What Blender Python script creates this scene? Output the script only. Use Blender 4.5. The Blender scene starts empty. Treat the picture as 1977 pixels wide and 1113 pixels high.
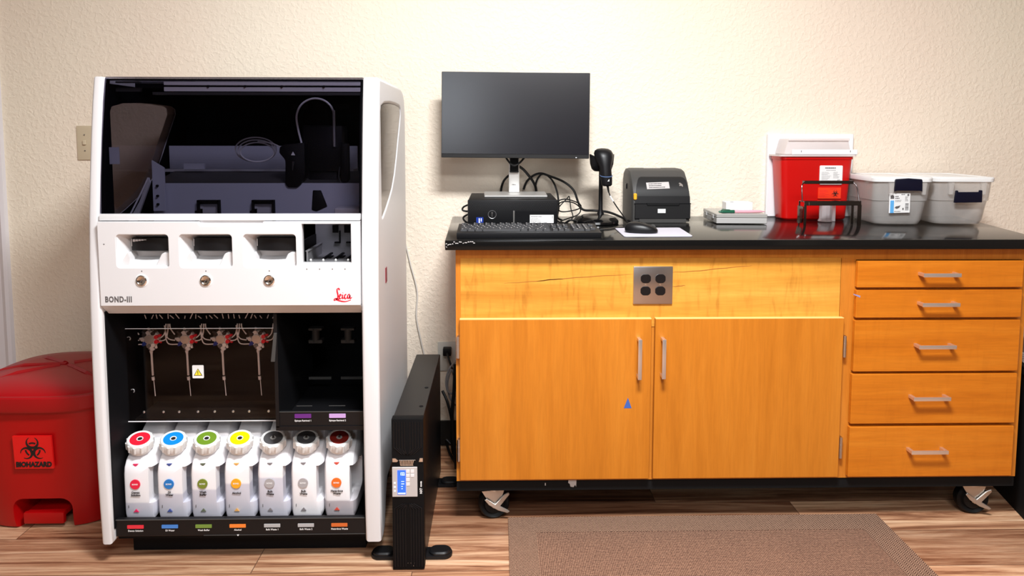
import bpy, bmesh, math, random
from mathutils import Matrix, Vector
random.seed(7)
scn = bpy.context.scene
col = scn.collection
R = math.radians
PI = math.pi

# ---------------------------------------------------------------- materials
def new_mat(name):
    m = bpy.data.materials.new(name)
    m.use_nodes = True
    nt = m.node_tree
    b = nt.nodes['Principled BSDF']
    return m, nt, b

def mat(name, c, rough=.5, metal=0., spec=.5, emit=None, estr=0., coat=0., bump=0., bscale=200., trans=0., ior=1.45, sss=0.):
    m, nt, b = new_mat(name)
    b.inputs['Base Color'].default_value = (c[0], c[1], c[2], 1)
    b.inputs['Roughness'].default_value = rough
    b.inputs['Metallic'].default_value = metal
    b.inputs['Specular IOR Level'].default_value = spec
    b.inputs['IOR'].default_value = ior
    b.inputs['Transmission Weight'].default_value = trans
    b.inputs['Coat Weight'].default_value = coat
    if emit:
        b.inputs['Emission Color'].default_value = (*emit, 1)
        b.inputs['Emission Strength'].default_value = estr
    if bump:
        tc = nt.nodes.new('ShaderNodeTexCoord')
        n = nt.nodes.new('ShaderNodeTexNoise')
        n.inputs['Scale'].default_value = bscale
        n.inputs['Detail'].default_value = 3
        bp = nt.nodes.new('ShaderNodeBump')
        bp.inputs['Strength'].default_value = bump
        bp.inputs['Distance'].default_value = .002
        nt.links.new(tc.outputs['Object'], n.inputs['Vector'])
        nt.links.new(n.outputs['Fac'], bp.inputs['Height'])
        nt.links.new(bp.outputs['Normal'], b.inputs['Normal'])
    return m

def pane_mat(name, tint, refl_ior=1.45, rough=.02, body=None, body_fac=0.):
    """thin clear or smoked sheet: tinted see-through plus a Fresnel reflection (and some milky body)"""
    m = bpy.data.materials.new(name); m.use_nodes = True
    nt = m.node_tree; nt.nodes.clear()
    out = nt.nodes.new('ShaderNodeOutputMaterial')
    tr = nt.nodes.new('ShaderNodeBsdfTransparent'); tr.inputs[0].default_value = (*tint, 1)
    gl = nt.nodes.new('ShaderNodeBsdfGlossy'); gl.inputs['Roughness'].default_value = rough
    fr = nt.nodes.new('ShaderNodeFresnel'); fr.inputs['IOR'].default_value = refl_ior
    geo = nt.nodes.new('ShaderNodeNewGeometry')
    io = nt.nodes.new('ShaderNodeMapRange')      # same reflection from both faces of the sheet
    io.inputs['To Min'].default_value = refl_ior; io.inputs['To Max'].default_value = 1/refl_ior
    nt.links.new(geo.outputs['Backfacing'], io.inputs[0]); nt.links.new(io.outputs[0], fr.inputs['IOR'])
    mix = nt.nodes.new('ShaderNodeMixShader')
    src = tr
    if body:
        df = nt.nodes.new('ShaderNodeBsdfDiffuse'); df.inputs[0].default_value = (*body, 1)
        tl = nt.nodes.new('ShaderNodeBsdfTranslucent'); tl.inputs[0].default_value = (*body, 1)
        m1 = nt.nodes.new('ShaderNodeMixShader'); m1.inputs[0].default_value = .22
        nt.links.new(df.outputs[0], m1.inputs[1]); nt.links.new(tl.outputs[0], m1.inputs[2])
        m2 = nt.nodes.new('ShaderNodeMixShader'); m2.inputs[0].default_value = body_fac
        nt.links.new(tr.outputs[0], m2.inputs[1]); nt.links.new(m1.outputs[0], m2.inputs[2])
        src = m2
    nt.links.new(fr.outputs[0], mix.inputs[0])
    nt.links.new(src.outputs[0], mix.inputs[1])
    nt.links.new(gl.outputs[0], mix.inputs[2])
    nt.links.new(mix.outputs[0], out.inputs[0])
    return m

def N(nt, t, **kw):
    n = nt.nodes.new(t)
    for k, v in kw.items():
        if k in n.inputs: n.inputs[k].default_value = v
        else: setattr(n, k, v)
    return n

def ramp(nt, stops):
    r = nt.nodes.new('ShaderNodeValToRGB')
    e = r.color_ramp.elements
    while len(e) < len(stops): e.new(.5)
    for el, (p, c) in zip(e, stops):
        el.position = p; el.color = (*c, 1)
    return r

def mixrgb(nt, mode, fac, a, b):
    n = nt.nodes.new('ShaderNodeMix'); n.data_type = 'RGBA'; n.blend_type = mode
    for sock, v in ((n.inputs[0], fac), (n.inputs[6], a), (n.inputs[7], b)):
        if isinstance(v, bpy.types.NodeSocket): nt.links.new(v, sock)
        elif isinstance(v, (int, float)): sock.default_value = v
        else: sock.default_value = (*v, 1)
    return n.outputs[2]

def wood_mat(name, stops, axis='x', scale=1., rough=.38, figure=0., seed=0., coat=.04):
    """varnished veneer, grain running along axis"""
    m, nt, b = new_mat(name)
    tc = N(nt, 'ShaderNodeTexCoord')
    mp = N(nt, 'ShaderNodeMapping')
    s = {'x': (.9, 6, 14), 'z': (14, 6, .9)}[axis]
    mp.inputs['Scale'].default_value = tuple(v*scale for v in s)
    mp.inputs['Location'].default_value = (seed, seed*1.7, seed*.6)
    nt.links.new(tc.outputs['Object'], mp.inputs['Vector'])
    n1 = N(nt, 'ShaderNodeTexNoise', Scale=1.6, Detail=6., Roughness=.6, Distortion=.6)
    nt.links.new(mp.outputs[0], n1.inputs['Vector'])
    cr = ramp(nt, stops)
    nt.links.new(n1.outputs['Fac'], cr.inputs[0])
    c = cr.outputs[0]
    mp2 = N(nt, 'ShaderNodeMapping')
    mp2.inputs['Scale'].default_value = tuple(v*scale*4 for v in s)
    nt.links.new(tc.outputs['Object'], mp2.inputs['Vector'])
    n2 = N(nt, 'ShaderNodeTexNoise', Scale=3., Detail=4., Roughness=.7)
    nt.links.new(mp2.outputs[0], n2.inputs['Vector'])
    r2 = ramp(nt, [(.38, (.86, .84, .8)), (.6, (1, 1, 1))])
    nt.links.new(n2.outputs['Fac'], r2.inputs[0])
    c = mixrgb(nt, 'MULTIPLY', .55, c, r2.outputs[0])
    if figure:
        mp3 = N(nt, 'ShaderNodeMapping')
        mp3.inputs['Rotation'].default_value = (0, R(-35), 0)
        mp3.inputs['Scale'].default_value = (24, 8, 4.5)
        nt.links.new(tc.outputs['Object'], mp3.inputs['Vector'])
        n3 = N(nt, 'ShaderNodeTexNoise', Scale=1.5, Detail=3., Distortion=1.2)
        nt.links.new(mp3.outputs[0], n3.inputs['Vector'])
        r3 = ramp(nt, [(.30, (.62, .52, .40)), (.46, (1., 1., 1.)), (.7, (1.1, 1.12, 1.15))])
        nt.links.new(n3.outputs['Fac'], r3.inputs[0])
        c = mixrgb(nt, 'MULTIPLY', figure, c, r3.outputs[0])
    nt.links.new(c, b.inputs['Base Color'])
    b.inputs['Roughness'].default_value = rough
    b.inputs['Coat Weight'].default_value = coat
    b.inputs['Coat Roughness'].default_value = .25
    b.inputs['Specular IOR Level'].default_value = .35
    return m

def wall_mat():
    m, nt, b = new_mat('cream_textured_plaster')
    tc = N(nt, 'ShaderNodeTexCoord')
    n0 = N(nt, 'ShaderNodeTexNoise', Scale=.9, Detail=1.)
    nt.links.new(tc.outputs['Object'], n0.inputs['Vector'])
    cr = ramp(nt, [(.38, (.88, .76, .63)), (.62, (.88, .815, .67))])
    nt.links.new(n0.outputs['Fac'], cr.inputs[0])
    nt.links.new(cr.outputs[0], b.inputs['Base Color'])
    b.inputs['Roughness'].default_value = .55
    b.inputs['Specular IOR Level'].default_value = .3
    n1 = N(nt, 'ShaderNodeTexNoise', Scale=70., Detail=3., Roughness=.5, Distortion=.4)
    n2 = N(nt, 'ShaderNodeTexNoise', Scale=210., Detail=2.)
    for n in (n1, n2): nt.links.new(tc.outputs['Object'], n.inputs['Vector'])
    r1 = ramp(nt, [(.45, (0, 0, 0)), (.62, (1, 1, 1))])
    nt.links.new(n1.outputs['Fac'], r1.inputs[0])
    ad = mixrgb(nt, 'ADD', .25, r1.outputs[0], n2.outputs['Fac'])
    bp = N(nt, 'ShaderNodeBump', Strength=.42, Distance=.0022)
    nt.links.new(ad, bp.inputs['Height'])
    nt.links.new(bp.outputs['Normal'], b.inputs['Normal'])
    return m

def floor_mat():
    m, nt, b = new_mat('hickory_plank_floor')
    tc = N(nt, 'ShaderNodeTexCoord')
    mp = N(nt, 'ShaderNodeMapping')
    mp.inputs['Location'].default_value = (.24, -.088, 0)
    nt.links.new(tc.outputs['Object'], mp.inputs['Vector'])
    br = N(nt, 'ShaderNodeTexBrick', **{'Scale': 1., 'Mortar Size': .0012, 'Brick Width': 1.22, 'Row Height': .178, 'Mortar Smooth': 0., 'Bias': 0.})
    br.offset = .37; br.offset_frequency = 2
    br.inputs['Color1'].default_value = (0, 0, 0, 1); br.inputs['Color2'].default_value = (1, 1, 1, 1); br.inputs['Mortar'].default_value = (.5, .5, .5, 1)
    nt.links.new(mp.outputs[0], br.inputs['Vector'])
    # per-plank offset of the grain coordinates
    cmb = N(nt, 'ShaderNodeVectorMath', operation='MULTIPLY_ADD')
    nt.links.new(br.outputs['Color'], cmb.inputs[0])
    cmb.inputs[1].default_value = (7.3, 3.1, 5.7)
    nt.links.new(tc.outputs['Object'], cmb.inputs[2])
    mg = N(nt, 'ShaderNodeMapping'); mg.inputs['Scale'].default_value = (.9, 17, 1)
    nt.links.new(cmb.outputs[0], mg.inputs['Vector'])
    g = N(nt, 'ShaderNodeTexNoise', Scale=1.25, Detail=8., Roughness=.68, Distortion=1.3)
    nt.links.new(mg.outputs[0], g.inputs['Vector'])
    cr = ramp(nt, [(.28, (.075, .03, .016)), (.37, (.23, .10, .052)), (.46, (.44, .225, .125)), (.56, (.66, .41, .25)), (.70, (.84, .62, .43))])
    nt.links.new(g.outputs['Fac'], cr.inputs[0])
    # plank-to-plank tone
    tone = ramp(nt, [(0., (.55, .46, .42)), (.5, (.95, .92, .90)), (1., (1.28, 1.26, 1.22))])
    nt.links.new(br.outputs['Color'], tone.inputs[0])
    c = mixrgb(nt, 'MULTIPLY', 1., cr.outputs[0], tone.outputs[0])
    # fine streaks
    mf = N(nt, 'ShaderNodeMapping'); mf.inputs['Scale'].default_value = (2.4, 70, 1)
    nt.links.new(cmb.outputs[0], mf.inputs['Vector'])
    f = N(nt, 'ShaderNodeTexNoise', Scale=1.6, Detail=4., Roughness=.7)
    nt.links.new(mf.outputs[0], f.inputs['Vector'])
    rf = ramp(nt, [(.36, (.62, .54, .5)), (.55, (1, 1, 1))])
    nt.links.new(f.outputs['Fac'], rf.inputs[0])
    c = mixrgb(nt, 'MULTIPLY', .9, c, rf.outputs[0])
    c = mixrgb(nt, 'MIX', br.outputs['Fac'], c, (.12, .06, .035))
    nt.links.new(c, b.inputs['Base Color'])
    b.inputs['Roughness'].default_value = .42
    bp = N(nt, 'ShaderNodeBump', Strength=.12, Distance=.001)
    nt.links.new(f.outputs['Fac'], bp.inputs['Height'])
    nt.links.new(bp.outputs['Normal'], b.inputs['Normal'])
    return m

def rug_mat():
    m, nt, b = new_mat('brown_woven_mat')
    tc = N(nt, 'ShaderNodeTexCoord')
    w1 = N(nt, 'ShaderNodeTexWave', Scale=62., Distortion=1.5, **{'Detail': 2., 'Detail Scale': 3.})
    w1.bands_direction = 'X'
    w2 = N(nt, 'ShaderNodeTexWave', Scale=48., Distortion=2., **{'Detail': 2., 'Detail Scale': 2.})
    w2.bands_direction = 'Y'
    n = N(nt, 'ShaderNodeTexNoise', Scale=160., Detail=3.)
    n2 = N(nt, 'ShaderNodeTexNoise', Scale=9., Detail=3.)
    for q in (w1, w2, n, n2): nt.links.new(tc.outputs['Object'], q.inputs['Vector'])
    a = mixrgb(nt, 'MIX', .5, w1.outputs['Color'], w2.outputs['Color'])
    a = mixrgb(nt, 'MIX', .45, a, n.outputs['Fac'])
    cr = ramp(nt, [(.3, (.05, .022, .013)), (.5, (.195, .096, .06)), (.7, (.39, .225, .145))])
    nt.links.new(a, cr.inputs[0])
    tr = ramp(nt, [(.3, (.94, .94, .94)), (.7, (1.05, 1.05, 1.04))])
    nt.links.new(n2.outputs['Fac'], tr.inputs[0])
    c = mixrgb(nt, 'MULTIPLY', 1., cr.outputs[0], tr.outputs[0])
    nt.links.new(c, b.inputs['Base Color'])
    b.inputs['Roughness'].default_value = .9
    bp = N(nt, 'ShaderNodeBump', Strength=.7, Distance=.003)
    nt.links.new(a, bp.inputs['Height'])
    nt.links.new(bp.outputs['Normal'], b.inputs['Normal'])
    return m

def herring_mat():
    m, nt, b = new_mat('herringbone_border_weave')
    tc = N(nt, 'ShaderNodeTexCoord')
    sp = N(nt, 'ShaderNodeSeparateXYZ'); nt.links.new(tc.outputs['Object'], sp.inputs[0])
    # zigzag: y + |triangle(x)|
    pp = N(nt, 'ShaderNodeMath', operation='PINGPONG'); pp.inputs[1].default_value = .009
    nt.links.new(sp.outputs['X'], pp.inputs[0])
    ad = N(nt, 'ShaderNodeMath', operation='ADD'); nt.links.new(pp.outputs[0], ad.inputs[0]); nt.links.new(sp.outputs['Y'], ad.inputs[1])
    ml = N(nt, 'ShaderNodeMath', operation='MULTIPLY'); ml.inputs[1].default_value = 900.; nt.links.new(ad.outputs[0], ml.inputs[0])
    sn = N(nt, 'ShaderNodeMath', operation='SINE'); nt.links.new(ml.outputs[0], sn.inputs[0])
    n = N(nt, 'ShaderNodeTexNoise', Scale=220., Detail=2.); nt.links.new(tc.outputs['Object'], n.inputs['Vector'])
    mr = N(nt, 'ShaderNodeMapRange'); mr.inputs['From Min'].default_value = -1; nt.links.new(sn.outputs[0], mr.inputs[0])
    a = mixrgb(nt, 'MIX', .45, mr.outputs[0], n.outputs['Fac'])
    cr = ramp(nt, [(.28, (.05, .024, .014)), (.5, (.20, .102, .064)), (.75, (.43, .26, .17))])
    nt.links.new(a, cr.inputs[0]); nt.links.new(cr.outputs[0], b.inputs['Base Color'])
    b.inputs['Roughness'].default_value = .9
    bp = N(nt, 'ShaderNodeBump', Strength=.6, Distance=.003)
    nt.links.new(a, bp.inputs['Height']); nt.links.new(bp.outputs['Normal'], b.inputs['Normal'])
    return m

def bottle_mat(name, level, milky=(.86, .85, .88), liquid=(.66, .66, .72)):
    """milky plastic bottle; the contents show through up to their level"""
    m, nt, b = new_mat(name)
    tc = N(nt, 'ShaderNodeTexCoord')
    sp = N(nt, 'ShaderNodeSeparateXYZ'); nt.links.new(tc.outputs['Object'], sp.inputs[0])
    mr = N(nt, 'ShaderNodeMapRange'); mr.inputs['From Min'].default_value = level-.003; mr.inputs['From Max'].default_value = level+.003
    nt.links.new(sp.outputs['Z'], mr.inputs[0])
    c = mixrgb(nt, 'MIX', mr.outputs[0], liquid, milky)
    nt.links.new(c, b.inputs['Base Color'])
    b.inputs['Roughness'].default_value = .35
    b.inputs['Subsurface Weight'].default_value = .25
    b.inputs['Subsurface Radius'].default_value = (.02, .02, .02)
    b.inputs['Subsurface Scale'].default_value = .5
    return m

M = {}
M['wall'] = wall_mat(); M['floor'] = floor_mat(); M['rug'] = rug_mat(); M['herring'] = herring_mat()
M['ceiling'] = mat('grey_white_ceiling', (.42, .41, .39), .9)
M['side'] = mat('taupe_side_wall', (.30, .26, .22), .7)
M['trim'] = mat('white_trim_paint', (.74, .72, .74), .4)
M['cove'] = mat('black_rubber_base', (.012, .012, .012), .5)
M['upsblack'] = mat('ups_black', (.0045, .0045, .005), .55, spec=.12)
M['white'] = mat('white_machine_paint', (.70, .695, .705), .32, spec=.5)
M['white2'] = mat('white_plastic', (.80, .80, .79), .35)
M['black'] = mat('black_plastic', (.006, .006, .007), .38, spec=.32)
M['blackin'] = mat('black_interior', (.004, .004, .005), .6, spec=.15)
M['matte'] = mat('matte_black', (.007, .007, .0075), .7, spec=.2)
M['charcoal'] = mat('charcoal_plastic', (.012, .012, .0125), .45, spec=.35)
M['charcoal2'] = mat('grey_black_plastic', (.055, .053, .051), .5, spec=.35)
M['steel'] = mat('brushed_steel', (.62, .60, .58), .32, 1.)
M['chrome'] = mat('chrome', (.78, .78, .78), .12, 1.)
M['alu'] = mat('aluminium', (.72, .72, .74), .35, .9)
M['plate'] = mat('stainless_plate', (.58, .55, .54), .3, 1.)
M['handle'] = mat('satin_pull', (.80, .74, .70), .3, .85)
M['lidglass'] = pane_mat('smoked_glass', (.54, .53, .58), 1.1, .02)
M['sideglass'] = pane_mat('side_smoked_glass', (.60, .57, .56), 1.5, .05)
M['clear'] = pane_mat('clear_acrylic', (.92, .86, .83), 1.22, .03)
M['clearwin'] = pane_mat('clear_window', (.92, .92, .92), 1.2, .03)
M['tote'] = pane_mat('clear_polypropylene', (.95, .94, .93), 1.3, .12, (.95, .93, .91), .25)
M['frost'] = pane_mat('frosted_lid', (.96, .93, .92), 1.2, .2, (.95, .885, .87), .72)
M['vial'] = pane_mat('translucent_vial', (.85, .82, .82), 1.4, .12, (.8, .76, .77), .45)
M['steelgrey'] = mat('grey_blue_deck', (.52, .54, .62), .4)
M['deck2'] = mat('grey_deck', (.60, .60, .62), .4, .2)
M['deckdark'] = mat('dark_grey_platform', (.20, .20, .21), .4)
M['maroon'] = mat('maroon_rocker', (.22, .008, .03), .35)
M['tube'] = mat('clear_tubing', (.75, .75, .78), .25)
M['red'] = mat('red_polyethylene', (.40, .001, .002), .38, bump=.08, bscale=300)
M['redlid'] = mat('red_polyethylene_lid', (.36, .002, .005), .42)
M['redlabel'] = mat('bright_red_label', (.72, .008, .008), .4)
M['ink'] = mat('black_ink', (.012, .008, .008), .5)
M['darkink'] = mat('grey_ink', (.12, .11, .11), .5)
M['whiteink'] = mat('white_ink', (.85, .85, .85), .5)
M['logored'] = mat('logo_red', (.72, .01, .03), .4)
M['sharps'] = mat('red_sharps_plastic', (.56, .004, .003), .3)
M['orange'] = mat('orange_label', (.90, .045, .012), .4)
M['label'] = mat('white_label', (.85, .84, .83), .5)
M['yellow'] = mat('warning_yellow', (.9, .75, .05), .5)
M['counter'] = mat('black_epoxy_worktop', (.006, .0058, .0057), .13, spec=.26, bump=.03, bscale=60)
M['chip'] = mat('pale_chip', (.55, .53, .52), .8)
M['apron'] = wood_mat('figured_maple', [(.3, (.58, .23, .027)), (.5, (.69, .315, .045)), (.7, (.77, .395, .07))], 'x', .8, .36, .5, 2.)
M['door'] = wood_mat('maple_door_veneer', [(.3, (.50, .158, .011)), (.52, (.57, .188, .015)), (.72, (.62, .218, .021))], 'z', .8, .4, 0., 5.)
M['drawer'] = wood_mat('maple_drawer_front', [(.3, (.53, .145, .006)), (.52, (.61, .18, .009)), (.72, (.66, .215, .015))], 'x', 1.2, .4, .12, 9.)
M['frame'] = wood_mat('maple_face_frame', [(.3, (.52, .165, .014)), (.5, (.59, .20, .02)), (.7, (.64, .235, .03))], 'z', 1.3, .4, 0., 13.)
M['tape'] = mat('blue_tape', (.05, .12, .42), .6)
M['tape2'] = mat('lilac_tape', (.30, .28, .50), .6)
M['screen'] = mat('switched_off_screen', (.006, .006, .010), .24, spec=.8)
M['bezel'] = mat('monitor_bezel', (.02, .02, .022), .4)
M['silver'] = mat('silver_stand', (.66, .65, .63), .35, .6)
M['lcd'] = mat('lit_blue_lcd', (.02, .08, .8), .3, emit=(.02, .10, 1.), estr=1.3)
M['lcdtext'] = mat('lcd_digits', (.6, .7, 1.), .3, emit=(.55, .72, 1.), estr=2.5)
M['led'] = mat('lit_white_led', (.8, .8, .9), .3, emit=(.8, .85, 1.), estr=3.)
M['panelgrey'] = mat('grey_control_panel', (.50, .47, .46), .4)
M['keycap'] = mat('dark_keycap', (.030, .030, .033), .42)
M['pad'] = mat('lilac_grey_pad', (.50, .48, .54), .7)
M['amber'] = mat('amber_latch', (.85, .42, .03), .35)
M['greybox'] = mat('grey_slide_box', (.44, .43, .42), .4)
M['greybox2'] = mat('grey_slide_box_lid', (.36, .35, .33), .25)
M['card'] = mat('white_card', (.84, .83, .83), .6)
M['foam'] = mat('white_foam_board', (.84, .84, .86), .7)
M['pink'] = mat('pink_plastic', (.82, .38, .45), .35)
M['green'] = mat('dark_green_plastic', (.012, .10, .055), .3)
M['navy'] = mat('navy_latch', (.003, .0035, .014), .4, spec=.3)
M['lilac'] = mat('lilac_label', (.55, .34, .68), .5)
M['purple'] = mat('dark_purple_label', (.13, .02, .20), .5)
M['ivory'] = mat('ivory_switch_plate', (.60, .51, .36), .4)
M['ivory2'] = mat('ivory_outlet_plate', (.62, .60, .54), .4)
M['cable'] = mat('black_cable', (.006, .0055, .0055), .5, spec=.3)
M['greycable'] = mat('grey_cable', (.17, .165, .17), .45)
M['whitecable'] = mat('off_white_cable', (.70, .66, .60), .5)
M['smoke'] = pane_mat('smoked_rack_acrylic', (.40, .36, .36), 1.7, .05)
M['rack'] = mat('polished_dark_steel', (.10, .09, .09), .16, 1.)
M['cardboard'] = mat('brown_cardboard', (.20, .09, .03), .8)
M['sockets'] = mat('black_socket', (.006, .006, .007), .3)
M['hub'] = mat('zinc_plated', (.60, .57, .53), .35, .85)
M['tyre'] = mat('black_tyre', (.005, .005, .0055), .5, spec=.25)
M['blue'] = mat('blue_sticker', (.005, .03, .26), .4)
M['gloss'] = mat('glossy_black', (.004, .004, .0045), .12)
M['skyblue'] = mat('sky_blue_label', (.12, .42, .80), .5)

# ---------------------------------------------------------------- mesh builder
WM = {}
def wm(o):
    if o is None: return Matrix.Identity(4)
    return WM[o.name]

class MB:
    def __init__(self): self.bm = bmesh.new()
    def _add(self, b2, mi=0):
        for f in b2.faces: f.material_index = mi
        me = bpy.data.meshes.new('tmp'); b2.to_mesh(me); b2.free()
        self.bm.from_mesh(me); bpy.data.meshes.remove(me)
        return self
    def add_mesh(self, me, mtx=None, mi=0):
        b2 = bmesh.new(); b2.from_mesh(me)
        if mtx is not None: bmesh.ops.transform(b2, matrix=mtx, verts=b2.verts)
        return self._add(b2, mi)
    def box(self, x0, x1, y0, y1, z0, z1, bev=0., seg=2, mi=0, mtx=None):
        b2 = bmesh.new()
        bmesh.ops.create_cube(b2, size=1.)
        for v in b2.verts:
            v.co = Vector((x0+(v.co.x+.5)*(x1-x0), y0+(v.co.y+.5)*(y1-y0), z0+(v.co.z+.5)*(z1-z0)))
        if bev: bmesh.ops.bevel(b2, geom=list(b2.edges), offset=bev, segments=seg, affect='EDGES', profile=.6)
        if mtx is not None: bmesh.ops.transform(b2, matrix=mtx, verts=b2.verts)
        return self._add(b2, mi)
    def prism(self, pts, plane, a, b, bev=0., seg=2, mi=0, mtx=None, ang=25):
        b2 = bmesh.new()
        def P(u, v, w):
            return {'xz': (u, w, v), 'yz': (w, u, v), 'xy': (u, v, w)}[plane]
        va = [b2.verts.new(P(u, v, a)) for u, v in pts]
        vb = [b2.verts.new(P(u, v, b)) for u, v in pts]
        n = len(pts)
        b2.faces.new(va); b2.faces.new(list(reversed(vb)))
        for i in range(n): b2.faces.new((va[i], vb[i], vb[(i+1) % n], va[(i+1) % n]))
        bmesh.ops.recalc_face_normals(b2, faces=b2.faces)
        if bev:
            es = [e for e in b2.edges if len(e.link_faces) == 2 and e.calc_face_angle(0) > R(ang)]
            bmesh.ops.bevel(b2, geom=es, offset=bev, segments=seg, affect='EDGES', profile=.6)
        if mtx is not None: bmesh.ops.transform(b2, matrix=mtx, verts=b2.verts)
        return self._add(b2, mi)
    def tube(self, pts, r, n=8, mi=0, closed=False):
        b2 = bmesh.new()
        pts = [Vector(p) for p in pts]
        L = len(pts); rings = []
        rs = r if isinstance(r, (list, tuple)) else [r]*L
        up = None
        for i, p in enumerate(pts):
            if closed: t = pts[(i+1) % L]-pts[i-1]
            else: t = pts[min(i+1, L-1)]-pts[max(i-1, 0)]
            if t.length < 1e-9: t = Vector((0, 0, 1))
            t.normalize()
            if up is None:
                up = Vector((0, 0, 1)) if abs(t.z) < .9 else Vector((1, 0, 0))
            x = up-t*up.dot(t)
            if x.length < 1e-6: x = t.orthogonal()
            x.normalize(); y = t.cross(x); up = x
            rings.append([b2.verts.new(p+(x*math.cos(2*PI*k/n)+y*math.sin(2*PI*k/n))*rs[i]) for k in range(n)])
        for i in range(L if closed else L-1):
            A, B = rings[i], rings[(i+1) % L]
            for k in range(n): b2.faces.new((A[k], A[(k+1) % n], B[(k+1) % n], B[k]))
        if not closed:
            b2.faces.new(list(reversed(rings[0]))); b2.faces.new(rings[-1])
        return self._add(b2, mi)
    def lathe(self, prof, mtx=None, n=32, mi=0, ridges=0, rh=0.):
        """prof: (r,z) list; axis z"""
        b2 = bmesh.new(); rings = []
        for r, z in prof:
            if r < 1e-6: rings.append([b2.verts.new((0, 0, z))])
            else:
                ring = []
                for k in range(n):
                    a = 2*PI*k/n
                    ring.append(b2.verts.new((r*math.cos(a), r*math.sin(a), z)))
                rings.append(ring)
        for A, B in zip(rings, rings[1:]):
            if len(A) == 1 and len(B) == 1: continue
            if len(A) == 1:
                for k in range(n): b2.faces.new((A[0], B[k], B[(k+1) % n]))
            elif len(B) == 1:
                for k in range(n): b2.faces.new((A[k], A[(k+1) % n], B[0]))
            else:
                for k in range(n): b2.faces.new((A[k], A[(k+1) % n], B[(k+1) % n], B[k]))
        bmesh.ops.recalc_face_normals(b2, faces=b2.faces)
        if mtx is not None: bmesh.ops.transform(b2, matrix=mtx, verts=b2.verts)
        return self._add(b2, mi)
    def loft(self, rings, cap0=True, cap1=True, mi=0, mtx=None, closed=True):
        b2 = bmesh.new()
        V = [[b2.verts.new(p) for p in r] for r in rings]
        n = len(V[0])
        for A, B in zip(V, V[1:]):
            for k in range(n if closed else n-1): b2.faces.new((A[k], A[(k+1) % n], B[(k+1) % n], B[k]))
        if cap0: b2.faces.new(list(reversed(V[0])))
        if cap1: b2.faces.new(V[-1])
        bmesh.ops.recalc_face_normals(b2, faces=b2.faces)
        if mtx is not None: bmesh.ops.transform(b2, matrix=mtx, verts=b2.verts)
        return self._add(b2, mi)
    def build(self, name, m, parent=None, world=True, smooth=True, loc=None):
        ms = m if isinstance(m, (list, tuple)) else [m]
        me = bpy.data.meshes.new(name)
        if world and parent is not None:
            bmesh.ops.transform(self.bm, matrix=wm(parent).inverted(), verts=self.bm.verts)
        if loc is not None:
            bmesh.ops.translate(self.bm, verts=self.bm.verts, vec=-Vector(loc))
        self.bm.to_mesh(me); self.bm.free()
        return link(name, me, ms, parent, smooth, loc)

def link(name, me, ms, parent=None, smooth=True, loc=None):
    me.materials.clear()
    for q in ms: me.materials.append(q)
    if smooth and len(me.polygons):
        me.polygons.foreach_set('use_smooth', [True]*len(me.polygons))
        me.set_sharp_from_angle(angle=R(32))
    o = bpy.data.objects.new(name, me); col.objects.link(o)
    if parent is not None: o.parent = parent
    if loc is not None: o.location = loc
    WM[o.name] = (wm(parent) if parent else Matrix.Identity(4)) @ (Matrix.Translation(Vector(loc)) if loc is not None else Matrix.Identity(4))
    return o

def thing(name, label, cat, loc, rz=0., group=None):
    o = bpy.data.objects.new(name, None); col.objects.link(o)
    o.empty_display_size = .05
    o.location = loc; o.rotation_euler = (0, 0, rz)
    WM[o.name] = Matrix.Translation(Vector(loc)) @ Matrix.Rotation(rz, 4, 'Z')
    return tag(o, label, cat, group)

def tag(o, label, cat, group=None):
    o['label'] = label; o['category'] = cat
    if group: o['group'] = group
    return o

def struct(o):
    o['kind'] = 'structure'; return o

def lab(o, label):
    o['label'] = label; return o

def eval_mesh(ob):
    """finished mesh of a temporary object (curves, text, modifiers)"""
    dg = bpy.context.evaluated_depsgraph_get()
    dg.update()
    me = bpy.data.meshes.new_from_object(ob.evaluated_get(dg), depsgraph=dg)
    return me

def text(name, s, size, m, parent, loc, rot=(PI/2, 0, 0), align='CENTER', sx=1., shear=0., ext=.0002, off=0., spacing=1., line=1.):
    """raised lettering; size is the height of a capital"""
    cu = bpy.data.curves.new('t', 'FONT'); cu.body = s; cu.size = size/.73
    cu.align_x = align; cu.align_y = 'CENTER'; cu.shear = shear; cu.extrude = ext; cu.offset = off
    cu.space_character = spacing; cu.space_line = line; cu.resolution_u = 3
    ob = bpy.data.objects.new('t', cu); col.objects.link(ob)
    me = eval_mesh(ob)
    bpy.data.objects.remove(ob); bpy.data.curves.remove(cu)
    mt = Matrix.Translation(Vector(loc)) @ Matrix.Rotation(rot[2], 4, 'Z') @ Matrix.Rotation(rot[1], 4, 'Y') @ Matrix.Rotation(rot[0], 4, 'X') @ Matrix.Diagonal((sx, 1, 1, 1))
    mb = MB().add_mesh(me, mt); bpy.data.meshes.remove(me)
    return mb.build(name, m, parent, smooth=False)

def holed(outer, holes, depth, bev=0.):
    """flat plate with holes in local XY, thickness depth about z=0 -> mesh"""
    cu = bpy.data.curves.new('c', 'CURVE'); cu.dimensions = '2D'; cu.fill_mode = 'BOTH'
    for pts in [outer]+holes:
        sp = cu.splines.new('POLY'); sp.points.add(len(pts)-1)
        for p, q in zip(sp.points, pts): p.co = (q[0], q[1], 0, 1)
        sp.use_cyclic_u = True
    cu.extrude = depth/2-bev; cu.bevel_depth = bev; cu.bevel_resolution = 2
    if bev: cu.offset = -bev
    ob = bpy.data.objects.new('c', cu); col.objects.link(ob)
    me = eval_mesh(ob)
    bpy.data.objects.remove(ob); bpy.data.curves.remove(cu)
    return me

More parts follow.
